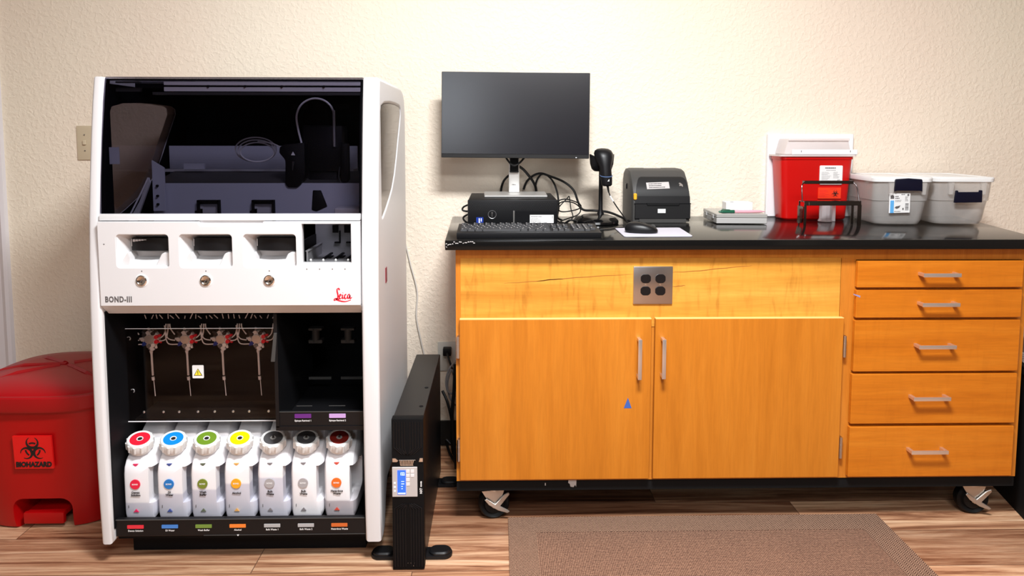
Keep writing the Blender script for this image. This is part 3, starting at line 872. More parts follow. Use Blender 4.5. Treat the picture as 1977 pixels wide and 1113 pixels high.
for i, (a, b) in enumerate(bays):
    rings = [[(x, PY+.004, z) for x, z in rr(a, b, .8615, .9535, .010)],
             [(x, PY+.024, z) for x, z in rr(a+.013, b-.002, .872, .9485, .010)],
             [(x, PY+.058, z) for x, z in rr(a+.026, b-.003, .884, .943, .008)]]
    rc = MB().loft(rings, False, True).build('slide_bay', M['white'], fp)
    mb = MB()
    mb.prism([(a+.004, .860), (a+.026, .860), (a+.030, .886), (a+.024, .902), (a+.012, .884)], 'xz', PY+.012, PY+.056)
    mb.build('thumb_scoop', M['white'], rc)
    MB().prism([(b-.044, .860), (b-.003, .860), (b-.003, .902), (b-.018, .902), (b-.026, .897)], 'xz', PY+.012, PY+.056, .002, 1).build('thumb_scoop', M['white'], rc)
    arcp = [(a+.027, PY+.056), (a+.027, PY+.028)]+[(a+.027+(b-a-.031)*t/8, PY+.028-.010*math.sin(PI*t/8)) for t in range(1, 8)]+[(b-.004, PY+.028), (b-.004, PY+.056)]
    tr = MB().prism(arcp, 'xy', .9045, .941, .002, 1).build('slide_tray', M['black'], rc)
    mb = MB()
    mb.box(a+.0285, a+.030, PY+.026, PY+.029, .918, .938)
    if i == 0:
        for k in range(5): mb.box(a+.036+.008*k, a+.042+.008*k, PY+.0195-.001*k, PY+.022, .931+.0012*k, .9375)
    mb.build('tray_edge', M['deck2'], tr, smooth=False)
for x in (-.974, -.800, -.627):
    mt = Matrix.Translation((x, PY, .8265)) @ Matrix.Rotation(PI/2, 4, 'X')
    b = MB().lathe([(.0185, -.001), (.0185, .001), (.0150, .0015)], mt, 32).build('button', M['white2'], fp)
    MB().lathe([(.0148, .0), (.0148, .0035), (.0125, .0045), (.0118, .003), (.009, .002), (0, .0015)], mt, 32).build('button_cap', M['chrome'], b)
    MB().box(x-.0008, x+.0008, PY-.0032, PY-.0016, .8205, .8325, mtx=Matrix.Translation((x, 0, .8265)) @ Matrix.Rotation(R(40), 4, 'Y') @ Matrix.Translation((-x, 0, -.8265))).build('button_mark', M['darkink'], b, smooth=False)
for x, z in ((-.973, .8525), (-.799, .8525), (-.6265, .8525), (-1.072, .927), (-.524, .857), (-.489, .857), (-.454, .857), (-.4195, .857)):
    MB().lathe([(0, -.001), (.0017, -.001), (.0017, .0004), (0, .0006)], Matrix.Translation((x, PY, z)) @ Matrix.Rotation(PI/2, 4, 'X'), 12).build('indicator', M['darkink'], fp)
text('lettering', 'BOND-III', .0160, M['darkink'], fp, (-1.039, PY-.0003, .7735), sx=.74, spacing=1.15, off=.0009)
# red script logo, drawn with a pen-like stroke
def pen(pts, w0, w1, y, z0, x0, s):
    w0 *= 1.5; w1 *= 1.5; out = MB(); P = spline([(p[0], 0, p[1]) for p in pts], 6); L = len(P)
    A, B = [], []
    for i, p in enumerate(P):
        t = P[min(i+1, L-1)]-P[max(i-1, 0)]
        ang = math.atan2(t.z, t.x)
        w = w0+(w1-w0)*abs(math.sin(ang-.6))
        n = Vector((-t.z, 0, t.x)); n.normalize()
        A.append(p+n*w); B.append(p-n*w)
    for i in range(L-1):
        q = [A[i], A[i+1], B[i+1], B[i]]
        out.prism([(x0+s*v.x, z0+s*v.z) for v in q], 'xz', y, y+.0003)
    return out
mbl = MB()
for strokes in ([(.26, .78), (.22, .88), (.13, .86), (.12, .70), (.16, .50), (.14, .30), (.04, .17), (-.06, .15), (-.03, .25), (.10, .24), (.24, .20)],
                [(.24, .34), (.34, .45), (.30, .52), (.24, .42), (.25, .28), (.33, .24), (.42, .32)],
                [(.45, .50), (.44, .33), (.48, .25), (.55, .32)],
                [(.68, .48), (.61, .50), (.57, .40), (.58, .28), (.65, .24), (.72, .32)],
                [(.90, .48), (.82, .51), (.76, .40), (.78, .27), (.85, .28), (.91, .46), (.90, .30), (.95, .25), (1.02, .34)],
                [(.02, .20), (.30, .10), (.62, .06), (.95, .16)], [(.465, .60), (.475, .625)]):
    sub = pen(strokes, .010, .032, PY-.0005, .7635, -.4475, .0445)
    me_ = raw(sub); mbl.add_mesh(me_); bpy.data.meshes.remove(me_)
lab(mbl.build('lettering', M['logored'], fp, smooth=False), 'red handwritten-style word')
# reagent window
rw = MB().box(-.536, -.402, PY+.010, PY+.013, .874, .982).build('reagent_window', M['clearwin'], fp, smooth=False)
mb = MB()
for k in range(4): mb.lathe([(0, 0), (.0032, .001), (.0036, .004), (.002, .007), (0, .0075)], Matrix.Translation((-.521+.0345*k, PY+.032, .873)), 12)
mb.build('reagent_pin', M['white2'], rw)
mb = MB()
mb.box(-.545, -.39, PY+.02, 2.10, .862, .870)
mb.box(-.545, -.39, 2.075, 2.082, .87, .99)
mb.box(-.531, -.527, PY+.025, 2.075, .87, .902); mb.box(-.5335, -.5245, PY+.025, 2.075, .902, .904)
mb.build('reagent_platform', M['deckdark'], st, smooth=False)
mb = MB()
mb.box(-.548, -.543, PY+.02, 2.075, .87, .93)
for k in range(4):
    x = -.497+.0345*k
    mb.box(x-.0035, x+.0035, PY+.075, 2.074, .870, .874)
    mb.box(x+.004, x+.021, 2.070, 2.075, .934, .956)
    mb.box(x+.024, x+.027, 2.066, 2.075, .905, .940); mb.box(x+.010, x+.027, 2.066, 2.075, .903, .907)
    mb.box(x+.006, x+.016, PY+.10, PY+.135, .870, .8725)
mb.build('reagent_slot', M['blackin'], st, smooth=False)

# ---- lower bay: manifold cover with syringe valves
mc = MB().box(-1.108+.018, -.641, 2.012, 2.016, .383, .660).build('manifold_cover', M['clear'], st, smooth=False)
mb = MB()
mb.tube([(-1.088, 2.012, .660), (-.642, 2.012, .660)], .0012, 6); mb.tube([(-1.088, 2.008, .382), (-.642, 2.008, .382)], .0016, 6)
mb.build('cover_edge', M['tube'], mc)
mb = MB()
for x in (-1.043, -.986, -.940, -.885, -.836, -.782, -.735, -.678):
    mb.lathe([(0, -.004), (.0036, -.003), (.0036, 0), (0, .002)], Matrix.Translation((x, 2.012, .409)) @ Matrix.Rotation(PI/2, 4, 'X'), 12)
mb.build('cover_screws', M['steel'], mc)
lb = MB().prism(rr(-.8965, -.8635, .511, .550, .003), 'xz', 2.0105, 2.0118).build('warning_label', M['label'], mc, smooth=False)
MB().prism([(-.8925, .519), (-.8675, .519), (-.880, .5405)], 'xz', 2.0100, 2.0106).build('warning_triangle', M['ink'], lb, smooth=False)
MB().prism([(-.8900, .5205), (-.8700, .5205), (-.880, .5378)], 'xz', 2.0095, 2.0101).build('warning_triangle', M['yellow'], lb, smooth=False)
MB().box(-.8808, -.8792, 2.0090, 2.0096, .5262, .5335).prism(circ(-.880, .5235, .0011, 8), 'xz', 2.0090, 2.0096).build('exclamation_mark', M['ink'], lb, smooth=False)
MB().box(XL+.006, -.635, 2.15, 2.16, .38, .72).build('manifold_back', M['blackin'], st, smooth=False)
MB().box(XL+.02, -.642, 2.0165, 2.15, .3815, .3875).build('manifold_floor', M['matte'], st, smooth=False)
mb = MB(); rg = random.Random(11)
for k in range(26):
    x = -1.06+.0165*k; mb.tube([(x, 2.08, .672), (x+rg.uniform(-.008, .012), 2.07, .684+rg.uniform(-.002, .006))], .0014, 5)
mb.build('hose_ends', M['tube'], st)
for x in (-1.054, -.947, -.840, -.732):
    v = MB().lathe([(0, 0), (.024, 0), (.025, .006), (.024, .016), (0, .016)], Matrix.Translation((x+.002, 2.10, .608)) @ Matrix.Rotation(PI/2, 4, 'X'), 32).build('syringe_valve', M['card'], st)
    cols = [M['logored'], M['ink'], M['deck2'], M['ink'], M['deck2'], M['blue'], M['greycable'], M['whiteink'], M['logored']]
    for k in range(9):
        a = R(20+40*k); ca, sa = math.cos(a), math.sin(a)
        b = Matrix.Translation((x+.002+ca*.021, 2.083, .608+sa*.021))
        MB().lathe([(0, 0), (.006, 0), (.006, .006), (0, .006)], b @ Matrix.Rotation(PI/2, 4, 'X'), 10).tube([(x+.002+ca*.022, 2.09, .608+sa*.022), (x+.002+ca*.034, 2.086, .608+sa*.034)], [.005, .003], 8).build('valve_port', cols[k], v)
    mb = MB().lathe([(0, 0), (.0135, 0), (.0135, .004), (0, .005)], Matrix.Translation((x, 2.083, .607)) @ Matrix.Rotation(PI/2, 4, 'X'), 24)
    mb.build('valve_core', M['silver'], v)
    mb = MB()
    mb.tube([(x+.003, 2.085, .585), (x+.008, 2.085, .572)], .007, 10)
    mb.tube([(x+.003, 2.085, .572), (x+.0035, 2.085, .562)], [.0055, .0035], 10); mb.tube([(x+.0035, 2.085, .565), (x+.005, 2.085, .495)], .0032, 10)
    mb.tube([(x+.005, 2.085, .490), (x+.006, 2.085, .480)], .0045, 10); mb.tube([(x+.007, 2.085, .48), (x+.010, 2.085, .430)], .0012, 6)
    mb.build('syringe', M['tube'], v)
    mb = MB()
    for pts in ([(-.030, .622), (-.042, .640), (-.044, .655)], [(-.030, .604), (-.052, .612), (-.060, .650)], [(-.022, .592), (-.050, .594), (-.058, .62), (-.056, .65)], [(.034, .612), (.046, .625), (.052, .655)], [(.03, .602), (.048, .607), (.056, .63), (.058, .655)]):
        mb.tube(spline([(x+a, 2.082, b) for a, b in pts], 5), .0018, 6)
    mb.build('valve_hose', M['tube'], v)
mb = MB()
for x, z in ((-1.076, .632), (-1.071, .475), (-.652, .634)): mb.tube([(x+.005*math.cos(t), 2.008, z+.005*math.sin(t)) for t in [R(-60+25*k) for k in range(9)]], .0015, 6)
mb.build('cover_hook', M['alu'], mc)

# ---- right bay for two retrieval bottles
mb = MB()
mb.box(-.632, -.622, 1.935, 2.30, .392, .722); mb.box(-.632, XR-.004, 1.935, 2.30, .383, .395)
mb.box(-.622, XR-.004, 1.938, 1.950, .395, .437)
eb = mb.build('retrieval_bay', M['black'], st, smooth=False)
MB().prism([(-.640, .586), (-.629, .586), (-.622, .668), (-.630, .668)], 'xz', 1.930, 1.936).build('bay_edge', M['charcoal2'], eb, smooth=False)
mb = MB().box(-.622, XR-.004, 1.9365, 1.939, .4355, .4375).box(-.580, -.535, 1.96, 1.962, .444, .4455).box(-.487, -.440, 1.96, 1.962, .444, .4455)
mb.build('bay_line', M['charcoal2'], eb, smooth=False)
for k, (x, nm, m_) in enumerate(((-.5555, 'Epitope Retrieval 1', 'purple'), (-.4575, 'Epitope Retrieval 2', 'lilac'))):
    lab(MB().prism(rr(x-.0235, x+.0235, .4185, .4305, .0012, 2), 'xz', 1.9368, 1.938).build('colour_tab', M[m_], eb, smooth=False), ('dark purple' if k == 0 else 'pale lilac')+' colour tab')
    text('lettering', nm, .0050, M['whiteink'], eb, (x, 1.9375, .4105), sx=.9, off=.0001)
    xc = (-.581, -.478)[k]
    mb = MB()
    mb.box(xc-.022, xc+.022, 2.18, 2.21, .562, .574, .002, 1); mb.box(xc-.022, xc+.022, 2.18, 2.21, .604, .612, .002, 1)
    mb.lathe([(0, -.022), (.012, -.022), (.012, .022), (0, .022)], Matrix.Translation((xc, 2.19, .588)), 20)
    mb.build('bottle_clip', M['charcoal2'], eb)
    xs = (-.608, -.505)[k]
    MB().box(xs, xs+.072, 2.195, 2.20, .4395, .4475).build('rear_bar', M['charcoal2'], eb, smooth=False)
# ---- label lip under the bottles
mb = MB()
mb.box(XL+.001, XR-.001, 1.920, 1.935, .080, .131, .002, 1)
lip = mb.build('label_lip', M['black'], st)
MB().box(XL+.002, XR-.002, 1.9185, 1.9215, .1285, .1305).box(XL+.25, XR-.002, 1.9185, 1.9215, .0815, .0830).build('lip_edge', M['charcoal2'], lip, smooth=False)
M['tab_red'] = mat('tab_red', (.75, .03, .05), .5); M['tab_blue'] = mat('tab_blue', (.06, .22, .62), .5); M['tab_green'] = mat('tab_green', (.17, .27, .045), .5)
M['tab_orange'] = mat('tab_orange', (.85, .22, .03), .5); M['tab_grey'] = mat('tab_grey', (.42, .42, .43), .5); M['tab_rust'] = mat('tab_rust', (.60, .13, .025), .5)
names = [('Dewax Solution', 'tab_red'), ('DI Water', 'tab_blue'), ('Wash Buffer', 'tab_green'), ('Alcohol', 'tab_orange'), ('Bulk Waste 1', 'tab_grey'), ('Bulk Waste 2', 'tab_grey'), ('Hazardous Waste', 'tab_rust')]
for (nm, m_), x in zip(names, (-1.032, -.935, -.8395, -.743, -.645, -.549, -.4535)):
    MB().prism(rr(x-.023, x+.023, .1045, .1145, .001, 2), 'xz', 1.9185, 1.9205).build('colour_tab', M[m_], lip, smooth=False)
    text('lettering', nm, .0052, M['whiteink'], lip, (x, 1.9193, .0975), sx=.86, off=.0001, spacing=1.08)
lab(MB().prism([(-.7455, .0835), (-.7395, .0835), (-.7425, .0795)], 'xz', 1.918, 1.9195).build('arrow_mark', M['whiteink'], lip, smooth=False), 'tiny white arrow')

# ================================================================= bottles
def bottle_body():
    pf = [(1.962, .1075), (2.34, .1075), (2.36, .13), (2.36, .35), (2.33, .378), (2.13, .378), (2.09, .366), (2.035, .318), (2.010, .312), (1.972, .286), (1.960, .268), (1.957, .245), (1.957, .125)]
    mb = MB()
    xs = [(-.0475, .024), (-.0465, .016), (-.0435, .008), (-.0385, .002), (-.031, 0.), (.0, -.0015), (.031, 0.), (.0385, .002), (.0435, .008), (.0465, .016), (.0475, .024)]
    cy = 2.155; cz = .243
    rings = []
    for x, ins in xs:
        r = []
        for (y, z) in pf:
            dy, dz = cy-y, cz-z
            r.append((x, y+math.copysign(min(ins, abs(dy)), dy), z+math.copysign(min(ins, abs(dz)), dz)))
        rings.append(r)
    mb.loft(rings)
    for v in mb.bm.verts:
        if v.co.z > .30 and v.co.y > 2.03: v.co.x *= 1-.30*min(1., (v.co.z-.30)/.078)
    me = raw(mb)
    # grip: a slot through the right side and a shallow waist on the left
    g = MB().prism([(y, z) for y, z in rr(1.90, 2.045, .160, .266, .030)], 'yz', .030, .07, 0)
    g2 = MB().prism([(y, z) for y, z in rr(1.985, 2.06, .163, .257, .020)], 'yz', -.02, .07, 0)
    g3 = MB().prism([(y, z) for y, z in rr(1.90, 2.05, .168, .258, .03)], 'yz', -.07, -.0435, 0)
    cs = [raw(g), raw(g2), raw(g3)]
    out = boolean(me, cs)
    return out
bmesh_body = bottle_body()
def cap_mesh():
    mb = MB(); n = 72; rings = []
    for r, z, rb in ((.0345, -.008, 0), (.0352, -.006, 1), (.0356, .0155, 1), (.0352, .0165, 0), (.0345, .0190, 0), (.0330, .0205, 0), (.0300, .0205, 0), (.0290, .0190, 0), (.0005, .0190, 0)):
        rings.append([((r+(.0024 if rb and k % 6 < 2 else 0))*math.cos(2*PI*k/n), (r+(.0024 if rb and k % 6 < 2 else 0))*math.sin(2*PI*k/n), z) for k in range(n)])
    mb.loft(rings)
    mb.lathe([(.0, -.018), (.0295, -.018), (.0295, -.004), (0, -.004)], None, 40)
    return raw(mb)
bmesh_cap = cap_mesh()
C = lambda r, g, b: (r, g, b)
specs = [
 ('red', 'Dewax\nSolution', (.80, .012, .035), .160, 'white bottle with bright red cap ring, first from the left in the machine', (.80, .02, .06)),
 ('blue', 'DI\nWater', (.005, .24, .66), .186, 'white bottle with blue cap ring, second from the left in the machine', (.02, .19, .55)),
 ('green', 'Wash\nBuffer', (.15, .27, .02), .198, 'white bottle with olive green cap ring, third from the left in the machine', (.19, .24, .03)),
 ('yellow', 'Alcohol', (.92, .62, .0), .215, 'white bottle with yellow cap ring, fourth from the left in the machine', (.90, .40, .02)),
 ('grey', 'Bulk\nWaste', (.075, .072, .075), .232, 'white bottle with dark grey cap ring, beside the yellow-capped one', (.40, .38, .39)),
 ('grey2', 'Bulk\nWaste', (.075, .072, .075), .118, 'white bottle with dark grey cap ring, beside the dark red-capped one', (.40, .38, .39)),
 ('darkred', 'Hazardous\nWaste', (.23, .018, .012), .161, 'white bottle with dark red cap ring, last on the right in the machine', (.80, .16, .02)),
]
tri = {'red': (.75, .03, .12), 'blue': (.06, .09, .30), 'green': (.13, .15, .10), 'yellow': (.75, .40, .12), 'grey': (.22, .20, .21), 'grey2': (.22, .20, .21), 'darkred': (.62, .08, .05)}
for i, (key, nm, cc, lev, lbl, bc) in enumerate(specs):
    bx = -1.0395+.0965*i
    t = thing('reagent_bottle', lbl, 'bottle', (bx, 2.155, .107), 0, 'reagent bottles in the machine base')
    me = bmesh_body.copy()
    mbb = MB().add_mesh(me, Matrix.Translation((bx, 0, 0)))
    liq = (.62, .62, .70) if key != 'darkred' else (.50, .46, .49)
    mbb.build('body', bottle_mat('bottle_plastic', lev-.107, (.88, .87, .90), liq), t)
    mt = Matrix.Translation((bx-.006, 1.990, .322)) @ Matrix.Rotation(R(7), 4, 'Y') @ Matrix.Rotation(R(17), 4, 'X')
    cp = MB().add_mesh(bmesh_cap, mt).build('cap', M['white2'], t)
    mc_ = mat('cap_ring_'+key, cc, .35)
    MB().lathe([(.0085, .0188), (.0085, .0198), (.0270, .0198), (.0270, .0185)], mt, 40).build('cap_ring', mc_, cp)
    if key in ('grey', 'grey2', 'darkred'):
        MB().lathe([(.0, .0205), (.0078, .0205), (.0082, .0190), (.0085, .0185)], mt, 24).build('cap_bush', M['silver'], cp)
        MB().lathe([(0, .030), (.0018, .029), (.0032, .021), (.0032, .0185)], mt, 16).build('cap_spout', M['ink'], cp)
    else:
        MB().lathe([(.0062, .0195), (.0085, .0208), (.0095, .0195)], mt, 24).build('cap_bush', M['white2'], cp)
        MB().lathe([(0, .0193), (.0065, .0196)], mt, 20).build('cap_hole', M['ink'], cp)
    fx = bx-.008; fy = 1.9552
    dk = mat('mark_'+key, bc, .4); tm = mat('arrow_'+key, tri[key], .5)
    bd = MB().prism(circ(fx, .2165, .0143, 32), 'xz', fy-.0006, fy+.002).build('badge', dk, t, smooth=False)
    text('lettering', 'BOND', .0042, M['whiteink'], bd, (fx, fy-.0009, .2165), sx=1., off=.0001)
    text('lettering', nm, .0062, M['ink'], t, (fx+.001, fy-.0004, .1880), sx=.95, off=.0003, line=.95)
    MB().prism([(fx-.0075, .274), (fx+.0075, .274), (fx, .2655)], 'xz', 1.9615, 1.966).build('arrow_mark', tm, t, smooth=False)
    MB().prism([(fx-.0075, .1335), (fx+.0075, .1335), (fx, .1425)], 'xz', fy-.0004, fy+.002).build('arrow_mark', tm, t, smooth=False)
    MB().box(fx-.0215, fx-.0205, fy-.0003, fy+.002, .1455, .1535).build('level_mark', M['darkink'], t, smooth=False)

# ================================================================= red step-on bin
bn = thing('biohazard_bin', 'red step-on biohazard bin standing on the floor left of the white machine', 'waste bin', (-1.43, 2.29, 0))
cx, cy = -1.43, 2.285
def ring(a, b, z, e=3.4): return at_z(sup(cx, cy, a, b, e, 96), z)
body = MB().loft([ring(.188, .168, 0), ring(.200, .180, .006), ring(.206, .186, .03), ring(.218, .197, .20), ring(.228, .206, .37), ring(.228, .206, .395)])
cut = MB().loft([[(cx+.02+dx*(1.18 if k == 0 else 1.), (1.9, 2.19)[k], z) for dx, z in rr(-.115, .115, -.05, .128, .04)] for k in range(2)])
cut2 = MB().loft([[(cx+.02+dx*s, y, z*q) for dx, z in rr(-.080, .080, -.05, .088, .03)] for y, s, q in ((2.0, 1.25, 1.45), (2.10, 1.12, 1.15), (2.135, 1., 1.), (2.26, .9, .95))])
me = boolean(raw(body), [raw(cut2)])
MB().add_mesh(me).build('body', M['red'], bn)
# shallow arched hollow around the pedal
lid = MB().loft([ring(.232, .210, .385), ring(.246, .224, .388), ring(.250, .228, .395), ring(.250, .228, .432), ring(.247, .225, .4365), ring(.236, .214, .4365), ring(.228, .206, .444), ring(.150, .130, .460), ring(.05, .045, .466)]).build('lid', M['redlid'], bn)
for ang in (38, 142, 218, 322):
    ca, sa = math.cos(R(ang)), math.sin(R(ang))
    MB().tube([(cx+.02*ca, cy+.02*sa, .463), (cx+.14*ca, cy+.125*sa, .459), (cx+.225*ca, cy+.20*sa, .438)], .010, 6).build('lid_rib', M['redlid'], lid, smooth=False)
MB().tube([(cx-.238, cy, .436), (cx-.14, cy, .459), (cx, cy, .464)], .009, 6).build('lid_rib', M['redlid'], lid, smooth=False)
mb = MB().box(cx-.040, cx+.076, 2.11, 2.225, .034, .052, .005).box(cx-.044, cx+.080, 2.102, 2.118, .016, .053, .005)
mb.build('pedal', M['red'], bn)
MB().box(cx-.055, cx+.09, 2.225, 2.235, .0, .08).build('pedal_shade', M['blackin'], bn, smooth=False)  # black plate standing in for the shade behind the pedal
LY = cy-.2235
mtl = Matrix.Translation((0, LY, .26)) @ Matrix.Rotation(R(3.2), 4, 'X') @ Matrix.Translation((0, -LY, -.26))
def tilt(mb):
    bmesh.ops.transform(mb.bm, matrix=Matrix.Translation((0, .0125, 0)) @ mtl, verts=mb.bm.verts); return mb
tilt(MB().box(-1.472, -1.356, LY+.0000, LY+.006, .207, .312)).build('hazard_label', M['redlabel'], bn, smooth=False)
lbp = tilt(biohazard(MB(), -1.414, .2690, .0425, LY-.0006, LY+.0004)).build('biohazard_symbol', M['ink'], bn, smooth=False)
text('lettering', 'BIOHAZARD', .0150, M['ink'], bn, (-1.414, LY+.0118-.0006+.0021, .2210), rot=(PI/2+R(-3.2), 0, 0), sx=.92, off=.0013)

# ================================================================= UPS tower
up = thing('ups_tower', 'slim black battery backup tower with a blue display between the machine and the cabinet', 'battery backup', (-.25, 2.17, 0))
MB().box(-.292, -.207, 1.90, 2.455, .004, .438, .0015, 1).build('case', M['black'], up)
bz = MB().box(-.2945, -.2055, 1.873, 1.902, .003, .440, .003, 2).build('bezel', M['upsblack'], up)
mb = MB()
def grille(z0, z1, tip):
    c = -.250
    for k in range(1, 6):
        dx = .0075*k
        for s in (-1, 1):
            zt = (z0+.004*k if tip < 0 else z0); zb = z1
            if tip < 0:    # chevrons pointing down
                mb.tube([(c+s*dx, 1.8725, z1), (c+s*dx, 1.8725, z0+.018+.004*k*.3), (c+s*max(dx-.022, .002), 1.8725, z0+.002+.003*(k-1)*.2)], .0016, 6)
            else:
                mb.tube([(c+s*dx, 1.8725, z0), (c+s*dx, 1.8725, z1-.020+.001*k), (c+s*max(dx-.022, .002), 1.8725, z1-.002)], .0016, 6)
grille(.335, .432, -1); grille(.012, .198, 1)
mb.build('grille', M['black'], bz)
mb = MB()
mb.prism([(-.284, .3285), (-.292, .3285), (-.292, .318), (-.280, .318), (-.276, .3215)], 'xz', 1.8705, 1.874)
mb.prism([(-.208, .3285), (-.216, .3285), (-.219, .318), (-.208, .318)], 'xz', 1.8705, 1.874)
for k in range(9): mb.prism([(-.272+.0046*k, .3215), (-.2695+.0046*k, .3215), (-.2685+.0040*k, .308), (-.2705+.0040*k, .308)], 'xz', 1.8705, 1.874)
mb.tube([(-.274, 1.872, .3225), (-.2285, 1.872, .3225)], .0009, 6); mb.tube([(-.270, 1.872, .3075), (-.2345, 1.872, .3075)], .0009, 6)
lab(mb.build('bezel_trim', M['steel'], bz), 'silver slotted trim')
dp = MB().box(-.2935, -.2235, 1.8705, 1.874, .217, .303, .001, 1).build('control_panel', M['panelgrey'], up)
sc = MB().box(-.2785, -.2555, 1.8695, 1.871, .225, .2945).build('display', M['lcd'], dp, smooth=False)
text('lettering', '122', .0100, M['lcdtext'], sc, (-.265, 1.8690, .2835), rot=(PI/2, PI/2, 0), sx=.75, off=.0002) if False else None
MBt = text('lettering', '122', .0088, M['lcdtext'], sc, (-.2645, 1.8692, .284), rot=(PI/2, 0, 0), sx=.7, off=.0001)
mb = MB().box(-.277, -.257, 1.8690, 1.8696, .2268, .2295)
for z in (.262, .255, .248, .241): mb.box(-.268, -.264+.004*(z > .25), 1.869, 1.8696, z, z+.001)
mb.build('display_mark', M['lcdtext'], sc, smooth=False)
for z in (.271, .2595, .248): pass
for z in (.258, .2465, .235): MB().lathe([(0, .0015), (.0019, .001), (.0019, -.001)], Matrix.Translation((-.286, 1.8705, z)) @ Matrix.Rotation(PI/2, 4, 'X'), 12).build('status_light', M['led'], dp)
for x in (-.2495, -.237):
    for z in (.2915, .2795, .267, .2545):
        if x > -.24 and z < .275: continue
        MB().prism(rr(x-.0048, x+.0048, z-.0048, z+.0048, .001, 2), 'xz', 1.8695, 1.871, .0003, 1).build('key', M['trim'], dp)
# the maker's word runs up the bezel
cu_loc = (-.2135, 1.8722, .2445)
me_ = None
def vtext(name, s, size, m, parent, loc, sx=1.):
    mt0 = Matrix.Translation(Vector(loc)) @ Matrix.Rotation(PI/2, 4, 'X') @ Matrix.Rotation(PI/2, 4, 'Z') @ Matrix.Diagonal((sx, 1, 1, 1))
    cu = bpy.data.curves.new('t', 'FONT'); cu.body = s; cu.size = size/.73; cu.align_x = 'CENTER'; cu.align_y = 'CENTER'; cu.extrude = .0002; cu.resolution_u = 3; cu.offset = .0002
    ob = bpy.data.objects.new('t', cu); col.objects.link(ob); me = eval_mesh(ob); bpy.data.objects.remove(ob); bpy.data.curves.remove(cu)
    mb = MB().add_mesh(me, mt0); bpy.data.meshes.remove(me)
    return mb.build(name, m, parent, smooth=False)
vtext('lettering', 'NXT', .0068, M['whiteink'], bz, (-.2135, 1.8726, .2330), .85)
vtext('lettering', 'POWER', .0040, M['whiteink'], bz, (-.2130, 1.8726, .2530), .85)
mb = MB()
for x in (-.252, -.244, -.234): mb.prism(circ(x, .0225, .0007, 8), 'xz', 1.8715, 1.8735)
mb.prism(circ(-.236, .0145, .0014, 10), 'xz', 1.8715, 1.8735)
mb.build('bezel_dots', M['steel'], bz)
mb = MB()
for y in (1.97, 2.12): mb.prism(circ(-.222, y, .006, 14), 'xy', .4375, .4388)
mb.build('top_plug', M['blackin'], up)
for y in (1.945, 2.36):
    pts = [(x, yy) for x, yy in rr(-.368, -.132, y-.025, y+.025, .0245, 8)]
    ft = MB().prism(pts, 'xy', .0, .011, .003, 2).build('stand', M['black'], up)
    for s in (-1, 1):
        x0, x1 = (-.364, -.300) if s < 0 else (-.200, -.136)
        o_ = rr(x0, x1, y-.023, y+.023, .0225, 8)
        MB().loft([at_z(o_, .010), at_z(o_, .016), at_z([((x-(x0+x1)/2)*.86+(x0+x1)/2, (q-y)*.8+y) for x, q in o_], .0195)]).build('stand_pad', M['black'], ft)

# ================================================================= wall plates and cords
sw = thing('light_switch', 'ivory light switch plate on the wall left of the white machine', 'light switch', (-1.535, WY, 1.195))
MB().box(-1.593, -1.478, WY-.006, WY+.001, 1.131, 1.2605, .003, 2).build('switch_plate', M['ivory'], sw)
for x in (-1.563, -1.508):
    MB().box(x-.006, x+.006, WY-.013, WY-.005, 1.188, 1.206, .002, 1).build('toggle', M['ivory'], sw)
    MB().prism(circ(x, 1.226, .003, 10)+[], 'xz', WY-.0075, WY-.005).prism(circ(x, 1.166, .003, 10), 'xz', WY-.0075, WY-.005).build('screw', M['steel'], sw)
ol = thing('wall_outlet', 'pale wall outlet low on the wall behind the battery backup tower', 'power outlet', (-.196, WY, .36))
MB().box(-.234, -.158, WY-.006, WY+.001, .302, .419, .003, 2).build('outlet_plate', M['ivory2'], ol)
for z in (.388, .338): MB().prism(circ(-.196, z, .016, 20), 'xz', WY-.008, WY-.005).build('outlet', M['ivory2'], ol)
def cord(name, label, cat, pts, r, m, n=8, closed=False, group=None, cr=8):
    P = spline(pts, n); z = min(p.z for p in P)
    b = P[0]
    o = MB().tube(P, r, cr).build(name, M[m], loc=(b.x, b.y, b.z))
    return tag(o, label, cat, group)
cord('hanging_cable', 'thin off-white cord hanging down the wall from the white machine', 'cord', [(-.40, 2.497, .90), (-.385, 2.60, .87), (-.36, 2.665, .82), (-.335, 2.668, .72), (-.312, 2.668, .62), (-.316, 2.668, .52), (-.298, 2.668, .42), (-.284, 2.668, .34), (-.285, 2.665, .2), (-.29, 2.66, .06)], .0034, 'whitecable')
pg = thing('power_plug', 'black plug with its cable in the outlet behind the battery backup tower', 'plug', (-.196, WY, .385))
MB().box(-.212, -.180, WY-.040, WY-.008, .372, .402, .004, 2).build('plug_body', M['cable'], pg)
MB().tube(spline([(-.196, WY-.04, .385), (-.185, 2.60, .37), (-.165, 2.59, .30), (-.168, 2.585, .20), (-.175, 2.56, .10), (-.17, 2.55, .02)], 8), .0042, 8).build('plug_cable', M['cable'], pg)
